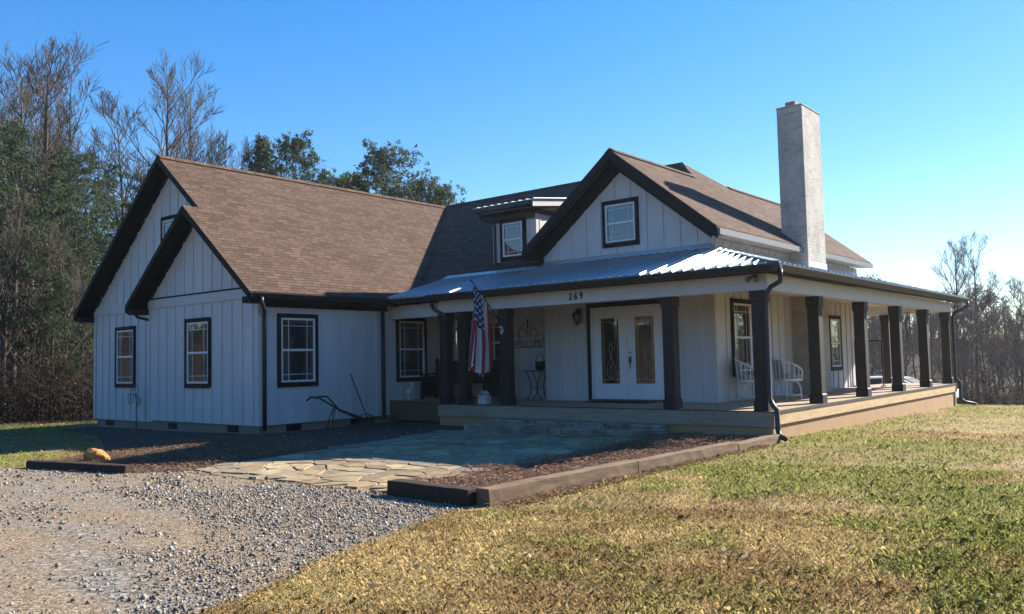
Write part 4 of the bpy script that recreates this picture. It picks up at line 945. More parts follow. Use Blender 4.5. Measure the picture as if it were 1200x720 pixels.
# ------------------------------------------------------------------ trees
def tubes_np(segs,n):
    """segs: list of (p0,p1,r0,r1) -> verts, quads"""
    P0=np.array([s[0] for s in segs]);P1=np.array([s[1] for s in segs]);R0=np.array([s[2] for s in segs]);R1=np.array([s[3] for s in segs])
    d=P1-P0; d/=np.linalg.norm(d,axis=1,keepdims=True)+1e-9
    ref=np.where(np.abs(d[:,2:3])>.9,np.array([[1.,0,0]]),np.array([[0,0,1.]])); x=np.cross(d,ref); x/=np.linalg.norm(x,axis=1,keepdims=True); y=np.cross(d,x)
    a=2*np.pi*np.arange(n)/n; ring=(x[:,None]*np.cos(a)[None,:,None]+y[:,None]*np.sin(a)[None,:,None])
    V=np.concatenate([P0[:,None]+ring*R0[:,None,None],P1[:,None]+ring*R1[:,None,None]],1).reshape(-1,3)
    b=(np.arange(len(segs))*2*n)[:,None]; j=np.arange(n)[None]; l=(j+1)%n
    return V,np.stack([b+j,b+l,b+n+l,b+n+j],-1).reshape(-1,4)
def grow(p,d,L,r,lev,out,r_,wob=.12,upb=.03,maxlev=3,nb=(9,6,5)):
    k=max(3,int(5-lev)); seg=L/k; pts=[p]; dd=d
    for i in range(k):
        dd=(dd+np.array([r_.uniform(-wob,wob),r_.uniform(-wob,wob),r_.uniform(-wob,wob)+upb])); dd=dd/np.linalg.norm(dd)
        q_=pts[-1]+dd*seg; a,b_=r*(1-.8*i/k),r*(1-.8*(i+1)/k); out.append((pts[-1],q_,a,b_,lev)); pts.append(q_)
    if lev>=maxlev: return
    for i in range(nb[min(lev,len(nb)-1)]):
        t=r_.uniform(.25,1.0); f_=t*k; j=min(int(f_),k-1); pp=pts[j]+(pts[j+1]-pts[j])*(f_-j)
        base=pts[j+1]-pts[j]; base=base/np.linalg.norm(base)
        v_=np.array([r_.gauss(0,1),r_.gauss(0,1),r_.gauss(0,.5)+.15]); v_-=base*v_.dot(base); v_/=np.linalg.norm(v_)+1e-9
        nd=base*.80+v_*.58; nd[2]+=.16; nd/=np.linalg.norm(nd)
        grow(pp,nd,L*r_.uniform(.38,.62)*(1.1-.35*t),max(r*(1-.8*t)*.6,.006),lev+1,out,r_,wob*1.25,upb,maxlev,nb)
BARK=simple('grey_bark',(.075,.062,.052),.95,.3,5,bs=.4,spec=.05,stretch=(4,4,.8)); TWIG=simple('grey_brown_twig',(.088,.073,.065),.95,.2,4,bs=0,spec=.05)
LEAF=mat_vcol('pine_needles',.7,.4); DRY=mat_vcol('dry_leaves',.85,.2,.05); BRUSH=simple('dark_brush_stem',(.040,.032,.027),.95,.25,4,bs=0,spec=.03)
def bare_proto(seed,Hh,r0,first=.35,nl=20,spread=.30,leafy=0):
    r_=random.Random(seed); t=thing('bare_tree',(0,0,-60),'','tree'); out=[]; p=np.array([0.,0,0]); d=np.array([0,0,1.]); k=10; pts=[p]
    for i in range(k):
        d=d+np.array([r_.uniform(-.05,.05),r_.uniform(-.05,.05),.12]); d/=np.linalg.norm(d); pts.append(pts[-1]+d*Hh/k*.93)
    tr=[(pts[i],pts[i+1],r0*(1-.88*(i/k)),r0*(1-.88*((i+1)/k)),0) for i in range(k)]
    for i in range(nl):
        tt=first+(1-first)*((i+r_.random())/nl)**.9; f_=min(tt,.985)*k; j=int(f_); pp=pts[j]+(pts[j+1]-pts[j])*(f_-j)
        a=r_.uniform(0,6.283); e=r_.uniform(.75,1.15)-.2*(1-tt); nd=np.array([math.cos(a)*math.cos(e),math.sin(a)*math.cos(e),math.sin(e)])
        L=Hh*spread*(1.15-.75*tt)*r_.uniform(.8,1.25)
        grow(pp,nd,L,r0*(1-.85*tt)*.55+.012,1,out,r_,.055,.07,3,(0,9,7))
    V,Fc=tubes_np([s[:4] for s in tr],8); rawmesh('trunk',V,Fc,BARK,t,smooth=True)
    V,Fc=tubes_np([(a,b_,max(c_,.011),max(e_,.009)) for a,b_,c_,e_,l in out],3); rawmesh('branches',V,Fc,TWIG,t)
    if leafy:
        tips=[s[1] for s in out if s[4]==3]; r2=np.random.default_rng(seed); c_=np.array(tips)[r2.choice(len(tips),min(leafy,len(tips)),False)]
        V,Fc,cl=leafquads(r2,np.repeat(c_,5,0)+r2.normal(0,.18,(len(c_)*5,3)),.09,.055,np.array([.115,.068,.040]),.4)
        rawmesh('dry_leaves',V,Fc,DRY,t,col=cl)
    return t
def leafquads(r2,cen,l,w_,col,var):
    n=len(cen); a=r2.normal(size=(n,3)); a/=np.linalg.norm(a,axis=1,keepdims=True); b_=r2.normal(size=(n,3)); b_-=a*(a*b_).sum(1,keepdims=True); b_/=np.linalg.norm(b_,axis=1,keepdims=True)
    s=r2.uniform(.6,1.4,(n,1)); A_=a*l*s; B_=b_*w_*s
    V=np.stack([cen-A_,cen-B_,cen+A_,cen+B_],1).reshape(-1,3); Fc=np.arange(n*4).reshape(-1,4)
    cl=col*(1+r2.uniform(-var,var,(n,1)))*(1+r2.uniform(-.12,.12,(n,3))); return V,Fc,np.clip(cl,0,1)
def pine_proto(seed,Hh,r0,first=.4,rad=2.6,nb=34,clump=.45,per=60,col=(.042,.064,.028),name='pine_tree',size=.13,wid=.22,prof=(.30,.75)):
    r_=random.Random(seed); r2=np.random.default_rng(seed); t=thing(name,(0,0,-60),'','tree'); pts=[np.array([r_.uniform(-.10,.10)*i*.35,r_.uniform(-.10,.10)*i*.35,Hh*i/8]) for i in range(9)]
    V,Fc=tubes_np([(pts[i],pts[i+1],r0*(1-.92*i/8),r0*(1-.92*(i+1)/8)) for i in range(8)],8); rawmesh('trunk',V,Fc,BARK,t,smooth=True)
    br=[]; cen=[]; pm=prof[0]**prof[0]*(1-prof[0])**prof[1] if 0 else max((u/100)**prof[0]*(1-u/100)**prof[1] for u in range(101))
    for i in range(nb):
        u=((i+r_.random())/nb)**1.0; tt=first+(1-first)*u; f_=min(tt,.99)*8; j=int(f_); pp=pts[j]+(pts[j+1]-pts[j])*(f_-j)
        R_=rad*((u+.02)**prof[0]*(1-u)**prof[1]/pm)*r_.uniform(.45,1.2)+.15
        a=r_.uniform(0,6.283); e=r_.uniform(-.15,.30)+.55*u; d=np.array([math.cos(a)*math.cos(e),math.sin(a)*math.cos(e),math.sin(e)])
        q_=pp+d*R_; br.append((pp,q_,.035*(1.1-u),.008))
        for m in range(r_.randint(4,8)):
            f2=r_.uniform(.35,1.05); c_=pp+d*R_*f2+np.array([r_.gauss(0,.22),r_.gauss(0,.22),r_.gauss(.04,.12)])*(.25+R_*.8)
            cen.append((c_,clump*(1-.45*u)*r_.uniform(.45,1.15))); br.append((pp+d*R_*f2*.8,c_,.010,.005))
    for k in range(5): cen.append((pts[-1]+np.array([r_.gauss(0,.1),r_.gauss(0,.1),.15-.22*k]),clump*(.25+.08*k)))
    V,Fc=tubes_np(br,3); rawmesh('branches',V,Fc,BARK,t)
    CC=[];S=[]
    for c_,s in cen:
        n=max(6,int(per*(s/clump)**2)); g=r2.normal(size=(n,3)); g/=np.linalg.norm(g,axis=1,keepdims=True); g*=(r2.random((n,1))**.5)*s*1.15; g[:,2]*=.7; CC.append(c_+g); S+= [r2.uniform(.7,1.35)]*n
    CC=np.concatenate(CC); V,Fc,cl=leafquads(r2,CC,size,size*wid,np.array(col),.35); cl=cl*np.array(S)[:,None]
    rawmesh('crown',V,Fc,LEAF,t,col=cl); return t
PR={'b1':bare_proto(1,17,.24),'b2':bare_proto(2,15,.19,.3,22,.28),'b3':bare_proto(3,18,.22,.45,16,.26),'b4':bare_proto(4,12,.13,.25,18,.33),'bl':bare_proto(5,9,.10,.15,18,.34,260),
    'p1':pine_proto(11,16,.19,.34,2.7,46,.46,48,prof=(.25,.6)),'p2':pine_proto(12,13,.16,.24,2.4,46,.44,46,prof=(.2,.7)),'p3':pine_proto(13,15,.22,.22,3.7,170,.50,80,(.048,.070,.028),'evergreen_tree',.11,.34,(.40,.50)),'c1':pine_proto(14,11,.14,.10,1.9,110,.40,75,(.040,.062,.028),'cedar_tree',.11,.25,(.2,.9))}
for k_,t_ in PR.items(): t_.name=t_.name  # prototypes become the first placed tree of their kind
used=set()
NM={'p':'pine','c':'cedar','b':'bare'}
def tree(kind,x,y,h,label,group=None,rz=None,wide=1.0):
    t=PR[kind]; base={'b1':19,'b2':17,'b3':20,'b4':13.5,'bl':10,'p1':16,'p2':13,'p3':15,'c1':11}[kind]; s=h/base
    rz=random.uniform(0,6.28) if rz is None else rz; loc=(x,y,float(zg(x,y))-.08)
    if kind in used: o=copy_tree(t,loc,rz,(s*wide,s*wide,s))
    else: o=t; used.add(kind); o.location=loc; o.rotation_euler=(0,0,rz); o.scale=(s*wide,s*wide,s)
    o['label']=label
    if group: o['group']=group
    elif 'group' in o: del o['group']
    return o
TREES=[('b3', -34.7, 0.3, 17.6, 'L', 1.0), ('b1', -37.9, 2.8, 19.9, 'L', 1.0), ('b2', -41.0, 5.5, 19.5, 'L', 1.0), ('b2', -40.6, 8.4, 18.6, 'L', 1.0), ('b1', -41.8, 11.2, 21.7, 'L', 1.0),
('b3', -44.2, 14.5, 22.3, 'L', 1.0), ('b4', -44.9, 16.5, 18.4, 'L', 1.0), ('b2', -49.3, 20.7, 20.5, 'L', 1.0), ('b1', -38.6, -0.4, 19.1, 'L', 1.0), ('b3', -44.8, -0.3, 19.9, 'L', 1.0),
('b2', -61.7, 10.4, 26.2, 'L', 1.0), ('b1', -55.4, 6.6, 21.9, 'L', 1.0), ('b4', -54.5, 9.9, 20.3, 'L', 1.0), ('b2', -63.7, 6.1, 22.0, 'L', 1.0), ('b4', -50.6, 17.0, 20.4, 'L', 1.0),
('b4', -26.4, -0.7, 7.7, 'L', 1.0), ('b2', -27.2, -2.6, 8.8, 'L', 1.0), ('bl', -30.6, -0.3, 7.6, 'L', 1.0), ('bl', -34.1, -0.5, 7.3, 'L', 1.0), ('bl', -35.0, -1.3, 6.9, 'L', 1.0),
('p1', -32.3, -0.3, 12.1, 'P', 1), ('p2', -35.3, 2.3, 12.2, 'P', 1.1), ('p1', -37.3, 4.6, 12.4, 'P', 1.1), ('p2', -39.1, 7.0, 12.5, 'P', 1.1), ('p1', -41.9, 9.9, 12.8, 'P', 1.0),
('p2', -37.1, -0.4, 13.4, 'P', 1.1), ('p2', -43.2, 4.9, 13.2, 'P', 1.2), ('c1', -31.5, 1.6, 5.4, 'P', 1.3), ('p2', -45.9, 4.0, 14.0, 'P', 1.2), ('c1', -37.9, 6.7, 8.4, 'P', 1.2),
('c1', -39.0, 16.2, 15.9, 'H', 0.9), ('p3', -35.8, 16.2, 15.0, 'H', 0.75), ('p2', -37.9, 19.6, 14.2, 'H', 0.9), ('p3', -31.7, 19.6, 14.4, 'H', 0.9), ('c1', -30.5, 16.7, 12.3, 'H', 1.0),
('p3', -31.5, 22.4, 13.1, 'H', 0.7), ('bl', -31.9, 24.7, 13.4, 'H', 0.8), ('bl', -33.2, 18.4, 13.5, 'H', 1.0), ('p2', -43.3, 17.8, 15.4, 'H', 1), ('b4', -46.4, 20.5, 16.0, 'H', 1),
('b1', -8.3, 54.5, 14.9, 'T', 1.0), ('b3', -7.6, 56.4, 14.8, 'T', 1.0), ('b2', -17.6, 56.8, 9.7, 'R', 1.0), ('b4', -21.0, 69.7, 10.5, 'R', 1.0), ('b1', -9.3, 34.3, 6.4, 'R', 1.0),
('b4', -17.0, 58.5, 9.3, 'R', 1.0), ('b3', -14.1, 52.0, 10.5, 'R', 1.0), ('bl', -15.2, 56.3, 11.5, 'R', 1.0), ('b2', -11.1, 45.2, 8.3, 'R', 1.0), ('b4', -9.7, 40.5, 8.3, 'R', 1.0),
('b2', -14.5, 59.0, 11.3, 'R', 1.0), ('b4', -16.7, 69.7, 12.0, 'R', 1.0), ('b1', -17.3, 74.7, 10.1, 'R', 1.0), ('b4', -16.3, 74.5, 11.2, 'R', 1.0), ('b3', -8.2, 43.9, 8.0, 'R', 1.0),
('b4', -15.6, 75.3, 10.0, 'R', 1.0), ('b2', -9.3, 50.7, 10.2, 'R', 1.0), ('b4', -6.0, 38.9, 6.6, 'R', 1.0), ('b2', -5.2, 36.5, 6.0, 'R', 1.0), ('b4', -7.6, 49.6, 8.5, 'R', 1.0),
('b1', -7.1, 50.2, 9.3, 'R', 1.0), ('b4', -4.9, 39.3, 5.7, 'R', 1.0), ('b3', -10.4, 68.9, 9.5, 'R', 1.0), ('bl', -9.8, 71.3, 11.1, 'R', 1.0), ('b2', -3.6, 38.1, 6.8, 'R', 1.0),
('b4', -10.0, 79.4, 12.1, 'R', 1.0), ('b2', -9.6, 78.5, 9.6, 'R', 1.0), ('b4', -4.8, 54.1, 9.2, 'R', 1.0), ('b1', -2.8, 43.6, 7.0, 'R', 1.0), ('b4', -7.2, 77.0, 12.2, 'R', 1.0),
('b3', -2.2, 43.3, 6.5, 'R', 1.0), ('b4', -6.6, 80.4, 11.4, 'R', 1.0), ('b2', -4.3, 63.9, 10.3, 'R', 1.0), ('b4', -1.9, 47.7, 9.6, 'R', 1.0), ('b2', -4.4, 70.9, 8.7, 'R', 1.0),
('b4', -0.4, 42.6, 5.5, 'R', 1.0), ('b1', -1.8, 59.1, 10.0, 'R', 1.0), ('b4', -3.5, 78.4, 10.7, 'R', 1.0), ('b3', 0.2, 43.5, 5.6, 'R', 1.0), ('bl', -1.3, 63.8, 8.6, 'R', 1.0),
('b2', -1.5, 75.4, 8.9, 'R', 1.0), ('b4', -1.4, 78.3, 11.6, 'R', 1.0), ('b2', 1.2, 48.9, 6.8, 'R', 1.0), ('b4', 0.9, 63.6, 8.1, 'R', 1.0), ('b1', -0.5, 88.3, 11.1, 'R', 1.0),
('b4', 0.6, 77.0, 10.2, 'R', 1.0), ('b3', 1.9, 62.0, 10.1, 'R', 1.0), ('b4', 1.2, 90.3, 9.3, 'R', 1.0), ('bl', -5.4, 51.7, 9.5, 'R', 1.0), ('b4', -3.7, 49.2, 8.8, 'R', 1.0),
('bl', -3.2, 56.1, 9.6, 'R', 1.0), ('b4', -12.9, 55.9, 10.0, 'R', 1.0), ('b1', 34, -30, 15, 'B', 1.0), ('b3', 28, -42, 16, 'B', 1.0), ('b2', 18, -48, 14, 'B', 1.0),
('b1', 6, -52, 17, 'B', 1.0), ('b2', -8, -50, 15, 'B', 1.0), ('b3', -22, -48, 16, 'B', 1.0), ('p1', -36, -40, 13, 'B', 1.0), ('b2', 44, -14, 15, 'B', 1.0),
('b3', 48, 4, 14, 'B', 1.0), ('b1', 46, 20, 15, 'B', 1.0), ('b4', 38, -6, 12, 'B', 1.0), ('p2', -44, -26, 14, 'B', 1.0), ('b1', -48, -12, 15, 'B', 1.0),
('p1', 0, -60, 15, 'B', 1.0), ('p2', 14, -58, 14, 'B', 1.0), ('b4', 52, 12, 13, 'B', 1.0), ('b2', 54, 30, 14, 'B', 1.0), ('p2', -29.8, -2.2, 9.3, 'P', 1.0),
('p1', -31.8, 1.4, 9.6, 'P', 1.1), ('p2', -35.6, 6.0, 9.3, 'P', 1.1), ('p2', -40.8, 3.0, 11.2, 'P', 1.2), ('p2', -28.1, 0.5, 6.4, 'P', 1.1), ('p2', -25.9, -1.5, 5.1, 'P', 1.1),
('p3', -29.8, 22.5, 12.4, 'H', 0.7), ('p3', -36.1, 19.8, 13.4, 'H', 0.7), ('p1', -22, -44, 13, 'B', 1.0), ('p2', -28, -52, 15, 'B', 1.0), ('p1', -33, -58, 15, 'B', 1.0),
('p2', -18, -50, 14, 'B', 1.0), ('p1', -26, -60, 16, 'B', 1.0), ('p2', -38, -62, 15, 'B', 1.0), ('p2', -31, -45, 12, 'B', 1.0), ('p1', -40, -20, 13, 'B', 1.0),
('p2', -50, -26, 14, 'B', 1.0), ('p1', -45, -31, 13, 'B', 1.0), ('p2', -52, -36, 15, 'B', 1.0), ('p1', -28.0, -2.0, 10.6, 'P', 1.15), ('p2', -29.2, -0.4, 9.6, 'P', 1.25),
('p1', -30.1, -2.4, 11.2, 'P', 1.15), ('p1', -33.5, 2.6, 11.5, 'P', 1.1)]
TREES=[(k,float(x),float(y),float(h),key,float(w_)) for k,x,y,h,key,w_ in TREES]
LAB={'L':('bare grey tree in the left woods beside the house','bare trees in the left woods'),
     'R':('bare grey-brown tree in the right woods beyond the lawn','bare trees in the right woods'),
     'B':('unseen bare tree across the yard, added for its reflection in the windows','unseen trees added across the yard for reflections'),  # out of view, added so the window panes have trees to mirror
     'P':('dark green pine among the bare trees of the left woods','pines in the left woods')}
SPECIAL={(193,82):0}
cnt={}
for (k_,x_,y_,h_,key,w_) in TREES:
    cnt[key]=cnt.get(key,-1)+1; n_=cnt[key]
    if key=='H': lab=['slim dark cedar spire just left of the rounded evergreen behind the roof','rounded dark evergreen behind the middle of the left roof ridge','pine behind the roof, just right of the rounded evergreen','broad bushy evergreen, the tallest behind the right end of the left roof','cedar just left of the broad bushy evergreen behind the roof','low evergreen right of the broad bushy evergreen behind the roof','thin leafy tree, last behind the right end of the left roof ridge','thin brown leafy tree between the two evergreen clumps behind the roof','pine showing lowest beside the cedar spire behind the roof','small bare tree behind the cedar spire over the roof','bushy evergreen at the right end of the clump, nearest the dormer','small evergreen in the dip between the two clumps behind the roof'][n_]; grp=None
    elif key=='T': lab=['tall bare tree standing above the right woods, left of a pair','tall bare tree standing above the right woods, right of a pair'][n_]; grp=None
    elif key=='L' and n_==5: lab,grp='large bare tree with rounded crown rising behind the left gable peak',None
    elif key=='L' and n_==1: lab,grp='tallest bare tree near the left edge of the photo',None
    else:
        lab,grp=LAB[key]
        if key=='L' and k_=='bl': lab,grp='small brown-leaved tree in the shaded left woods','brown-leaved trees in the left woods'
        if key=='R' and k_=='bl': lab,grp='brown-leaved bushy tree in the right woods beyond the lawn','brown-leaved trees in the right woods'
        if key=='P' and k_=='c1': lab,grp='low dark cedar in front of the left woods','cedars in the left woods'
        if key=='B' and k_[0]=='p': lab,grp='unseen pine across the yard, added to darken the window reflections','unseen pines added across the yard for dark reflections'  # out of view, added to darken what the panes mirror
    tree(k_,x_,y_,h_,lab,grp,wide=w_)

# far wood and undergrowth that nobody could count
def stuff(name,segs,n,mat,leaf=None):
    V,Fc=tubes_np(segs,n); return tag(rawmesh(name,V,Fc,mat),kind='stuff')
r_=random.Random(21); sg=[]
for i in range(1700):
    a=r_.uniform(0,2*math.pi); R_=r_.uniform(82,128); x=-4+R_*math.cos(a); y=2+R_*math.sin(a); z=float(zg(x,y)); h=r_.uniform(4.8,7.0)
    b0=np.array([x,y,z-.2]); t0=b0+np.array([r_.uniform(-.5,.5),r_.uniform(-.5,.5),h]); sg.append((b0,t0,.14,.03))
    for k in range(26):
        f=r_.uniform(.15,1); p=b0+(t0-b0)*f; L=h*.30*(1.2-.7*f); an=r_.uniform(0,6.28); e=r_.uniform(.3,1.2)
        sg.append((p,p+L*np.array([math.cos(an)*math.cos(e),math.sin(an)*math.cos(e),math.sin(e)]),.05,.02))
stuff('far_wood',sg,3,TWIG)
sg=[]; lc=[]
def brush(x,y,h,n):
    z=float(zg(x,y)); b0=np.array([x,y,z-.1])
    for k in range(n):
        an=r_.uniform(0,6.28); e=r_.uniform(.7,1.5); L=h*r_.uniform(.5,1.1); p=b0+np.array([r_.gauss(0,.25),r_.gauss(0,.25),0]); m=p+L*.6*np.array([math.cos(an)*math.cos(e),math.sin(an)*math.cos(e),math.sin(e)])
        e2=e-r_.uniform(.1,.8); q_=m+L*.5*np.array([math.cos(an)*math.cos(e2),math.sin(an)*math.cos(e2),math.sin(e2)])
        sg.append((p,m,.016,.011)); sg.append((m,q_,.011,.006))
        if r_.random()<.35: lc.append(q_); lc.append(m)
        for j in range(2):
            a2=r_.uniform(0,6.28); sg.append((m,m+L*.3*np.array([math.cos(a2),math.sin(a2),r_.uniform(0,.9)]),.008,.005))
for i in range(620): brush(r_.uniform(-16,22),r_.uniform(24,44),r_.uniform(1.0,3.2),r_.randint(6,11))
for i in range(560): 
    d=r_.uniform(27,46); u=r_.uniform(-.80,-.36); brush(5.9+d*(-.6366+u*.7712),-14.2+d*(.7712+u*.6366),r_.uniform(1.0,3.6),r_.randint(6,10))
stuff('undergrowth',sg,3,BRUSH)
r2=np.random.default_rng(9); lc=np.array(lc); cen=np.repeat(lc,3,0)+r2.normal(0,.18,(len(lc)*3,3))
V,Fc,cl=leafquads(r2,cen,.055,.035,np.array([.085,.05,.028]),.5); tag(rawmesh('undergrowth_leaves',V,Fc,DRY,col=cl),kind='stuff')

# ------------------------------------------------------------------ lawn, gravel, mulch and leaves
def vnoise(x,y,sc,seed):
    g=np.random.default_rng(seed).random((128,128)); xx=x*sc; yy=y*sc; i=np.floor(xx).astype(int); j=np.floor(yy).astype(int); fx=xx-i; fy=yy-j; fx=fx*fx*(3-2*fx); fy=fy*fy*(3-2*fy)
    a=g[i%128,j%128];b_=g[(i+1)%128,j%128];c_=g[i%128,(j+1)%128];d=g[(i+1)%128,(j+1)%128]
    return (a*(1-fx)+b_*fx)*(1-fy)+(c_*(1-fx)+d*fx)*fy
def fbm(x,y,sc,seed): return .5*vnoise(x,y,sc,seed)+.3*vnoise(x,y,sc*2.3,seed+1)+.2*vnoise(x,y,sc*5.1,seed+2)
GRASS=mat_vcol('grass_blade',.85,.6,.05)
def polar(rs,n,r0,r1,a0,a1):
    r=np.sqrt(rs.uniform(r0*r0,r1*r1,n)); a=rs.uniform(a0,a1,n); return CAM.x+r*np.sin(a),CAM.y+r*np.cos(a),r
def scatter_lawn():
    rs=np.random.default_rng(31); XS=[];YS=[];RS=[]
    for r0,r1,den in ((2.2,5.5,8500),(5.5,8.5,6500),(8.5,12,2700),(12,18,1100),(18,31,400)):
        a0,a1=math.radians(-92),math.radians(28); n=int(den*(a1-a0)/2*(r1*r1-r0*r0)); x,y,r=polar(rs,n,r0,r1,a0,a1); XS.append(x);YS.append(y);RS.append(r)
    x=np.concatenate(XS);y=np.concatenate(YS);r=np.concatenate(RS)
    jx=x+rs.normal(0,.07,len(x)); jy=y+rs.normal(0,.07,len(x))
    bad=inpoly(jx,jy,GRAVEL)|inpoly(x,y,PATIO)|inpoly(x,y,BEDR)|inpoly(x,y,BEDL)|inpoly(x,y,BEDF)|inpoly(x,y,HOUSE)|inpoly(x,y,[(-.2,-7.85),(.16,-7.8),(.29,0),(-.2,0)])|(y>17)|((x<-1.4)&(y>-6)&(x>-9.9))
    k=~bad; x,y,r=x[k],y[k],r[k]; n=len(x)
    g=fbm(x,y,.42,5)*.6+fbm(x,y,1.5,15)*.4+.012*np.clip(y+6,-6,14)+np.where(x<-8,.16,0)+.018*np.clip(x-1.5,0,6); dr=fbm(x,y,.8,25)
    edge=np.exp(-np.clip(x-.2+(y+9)*.25,0,9)/1.2)*(y<-6); g=g-.13*edge
    mixg=np.clip((g-.475)/.17,0,1)*.85+rs.uniform(-.15,.15,n); mixg=np.clip(mixg,0,1)[:,None]
    straw=np.array([.46,.345,.165]); brown=np.array([.29,.19,.09]); green=np.array([.23,.26,.075])
    b_=np.clip((dr-.42)/.16+rs.uniform(-.25,.25,n),0,1)[:,None]; base=straw*(1-b_)+brown*b_; col=base*(1-mixg)+green*mixg; col*=rs.uniform(.84,1.16,(n,1))
    pale=rs.random(n)<.02; col[pale]=np.array([.36,.30,.19])*rs.uniform(.7,1.2,(pale.sum(),1))
    h=rs.uniform(.012,.036,n)*(1+.5*mixg[:,0])*np.where(rs.random(n)<.03,2.0,1); wd=rs.uniform(.0007,.0014,n)*np.clip(r/4.5,1,5)
    a=rs.uniform(0,2*np.pi,n); ln=rs.uniform(.05,1.0,n)*h; z=zg(x,y)
    bx,by_=np.cos(a),np.sin(a); p=np.stack([x,y,z-.004],-1); s=np.stack([-by_*wd,bx*wd,np.zeros(n)],-1)
    m=p+np.stack([bx*ln*.35,by_*ln*.35,h*.65],-1); tip=p+np.stack([bx*ln,by_*ln,h*rs.uniform(.55,1.0,n)],-1)
    V=np.stack([p-s,p+s,m+s*.7,tip,m-s*.7],1).reshape(-1,3); i=np.arange(n)[:,None]*5
    Fc=i+np.array([[0,1,2,4]]); F2=i+np.array([[4,2,3,3]])
    o=rawmesh('lawn_grass',V,i+np.array([[0,1,2,3,4]]),GRASS,col=col,kind='stuff'); return n
scatter_lawn()
def scatter_leaves():
    rs=np.random.default_rng(41); x,y,r=polar(rs,1500,3,26,math.radians(-55),math.radians(12))
    k=~(inpoly(x,y,PATIO)|inpoly(x,y,HOUSE)|inpoly(x,y,[(-.3,-7.9),(.2,-7.9),(.3,0),(-.3,0)])|(y>14)); k&=~(inpoly(x,y,GRAVEL)&(rs.random(len(x))<.85)); x,y=x[k],y[k]
    cen=np.stack([x,y,zg(x,y)+.03],-1); V,Fc,cl=leafquads(rs,cen,.032,.020,np.array([.34,.26,.17]),.45); V=V.reshape(-1,4,3); c_=V.mean(1,keepdims=True); V=c_+(V-c_)*np.array([1,1,.45]); tag(rawmesh('fallen_leaves',V.reshape(-1,3),Fc,DRY,col=cl),kind='stuff')
scatter_leaves()
CUBE=np.array([[-1,-1,-1],[1,-1,-1],[1,1,-1],[-1,1,-1],[-1,-1,1],[1,-1,1],[1,1,1],[-1,1,1]],float)*.6
CF=np.array([[0,3,2,1],[4,5,6,7],[0,1,5,4],[1,2,6,5],[2,3,7,6],[3,0,4,7]])
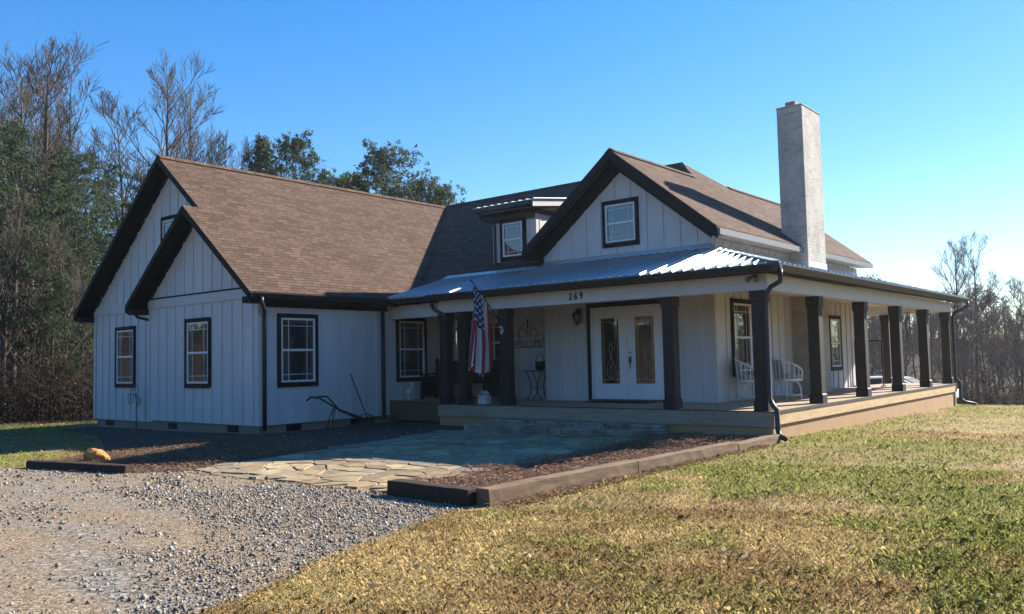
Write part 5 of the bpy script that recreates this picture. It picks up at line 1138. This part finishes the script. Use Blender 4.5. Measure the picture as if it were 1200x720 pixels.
def stones():
    rs=np.random.default_rng(51); XS=[];YS=[];RS=[]
    for r0,r1,den in ((4.5,9,2200),(9,12.5,1500),(12.5,20,500)):
        a0,a1=math.radians(-95),math.radians(-28); n=int(den*(a1-a0)/2*(r1*r1-r0*r0)); x,y,r=polar(rs,n,r0,r1,a0,a1); XS.append(x);YS.append(y);RS.append(r)
    x=np.concatenate(XS);y=np.concatenate(YS);r=np.concatenate(RS); k=inpoly(x+rs.normal(0,.05,len(x)),y+rs.normal(0,.05,len(x)),GRAVEL)&~inpoly(x,y,[(-1.5,-7.8),(.2,-7.8),(.2,-7.4),(-1.5,-7.4)])
    sand=fbm(x,y*2.2,.55,61); near=np.exp(-((x+1.2)**2/5+(y+8.6)**2/2.2))+np.exp(-np.abs(x-.35+ (y+9.5)*.2)/.5)
    k&=rs.random(len(x))<np.clip(.16+ (0.53-sand)*2.6+near*1.1,.05,1); x,y,r=x[k],y[k],r[k]; n=len(x)
    s=np.clip(rs.lognormal(math.log(.0075),.50,n),.003,.026)*np.clip(r/9,.9,1.5); sc=np.stack([s*rs.uniform(.8,1.5,n),s*rs.uniform(.7,1.2,n),s*rs.uniform(.5,.9,n)],-1)
    q_=rs.normal(size=(n,4)); q_[:,1:3]*=.45; q_/=np.linalg.norm(q_,axis=1,keepdims=True); w0,x0,y0,z0=q_.T
    Rm=np.stack([1-2*(y0*y0+z0*z0),2*(x0*y0-z0*w0),2*(x0*z0+y0*w0),2*(x0*y0+z0*w0),1-2*(x0*x0+z0*z0),2*(y0*z0-x0*w0),2*(x0*z0-y0*w0),2*(y0*z0+x0*w0),1-2*(x0*x0+y0*y0)],-1).reshape(n,3,3)
    Vl=CUBE[None]*rs.uniform(.6,1.3,(n,8,3))*sc[:,None]; V=np.einsum('nij,nkj->nki',Rm,Vl)+np.stack([x,y,zg(x,y)+.006+sc[:,2]*.25],-1)[:,None]
    Fc=(np.arange(n)[:,None,None]*8+CF[None]).reshape(-1,4); g=rs.choice([.07,.12,.19,.27,.40],n,p=[.22,.30,.26,.15,.07])[:,None]*rs.uniform(.8,1.2,(n,1)); c_=g*np.array([1.0,.93,.83])*(1+rs.uniform(-.06,.06,(n,3)))
    tan=rs.random(n)<.2; c_[tan]*=np.array([1.25,.98,.70])
    rawmesh('gravel_stones',V.reshape(-1,3),Fc,mat_vcol('gravel_stone',.85),col=np.repeat(c_,6,0),kind='stuff')
stones()
def chips(name,poly,n,seed,colr,zadd=.012,pile=0.05):
    rs=np.random.default_rng(seed); P=np.array(poly); x=rs.uniform(P[:,0].min(),P[:,0].max(),n*3); y=rs.uniform(P[:,1].min(),P[:,1].max(),n*3); k=inpoly(x,y,poly); x,y=x[k][:n],y[k][:n]
    cen=np.stack([x,y,zg(x,y)+zadd+rs.random(len(x))*pile*fbm(x,y,1.5,seed)*2],-1); V,Fc,cl=leafquads(rs,cen,.038,.008,np.array(colr),.6); V=V.reshape(-1,4,3); c_=V.mean(1,keepdims=True); V=c_+(V-c_)*np.array([1,1,.35]); tag(rawmesh(name,V.reshape(-1,3),Fc,DRY,col=cl),kind='stuff')
chips('mulch_chips',BEDR,26000,71,(.23,.135,.09),.014,.10)
chips('mulch_chips',[(-5.5,-7.84),(-6.25,-4.5),(-9.9,-3.8),(-9.9,-6.9),(-8.3,-8.8),(-6.1,-8.3)],16000,72,(.22,.13,.075),.012,.05)
chips('mulch_chips',[(.14,-7.7),(.42,-7.6),(.40,-4),(.36,-1),(.24,-1)],2600,73,(.20,.12,.075),.01,.05)

# ------------------------------------------------------------------ thin morning haze
mb=MB(); mb.box(-175,-175,-6,175,175,27)
hz_=bpy.data.materials.new('thin_haze'); hz_.use_nodes=True; t=hz_.node_tree; t.nodes.remove(t.nodes['Principled BSDF'])
pv=N(t,'ShaderNodeVolumePrincipled'); pv.inputs['Color'].default_value=(.90,.94,1,1); pv.inputs['Density'].default_value=.0003; pv.inputs['Anisotropy'].default_value=.45
t.links.new(pv.outputs[0],t.nodes['Material Output'].inputs['Volume'])
hb_=mb.build('haze',hz_); hb_['kind']='stuff'
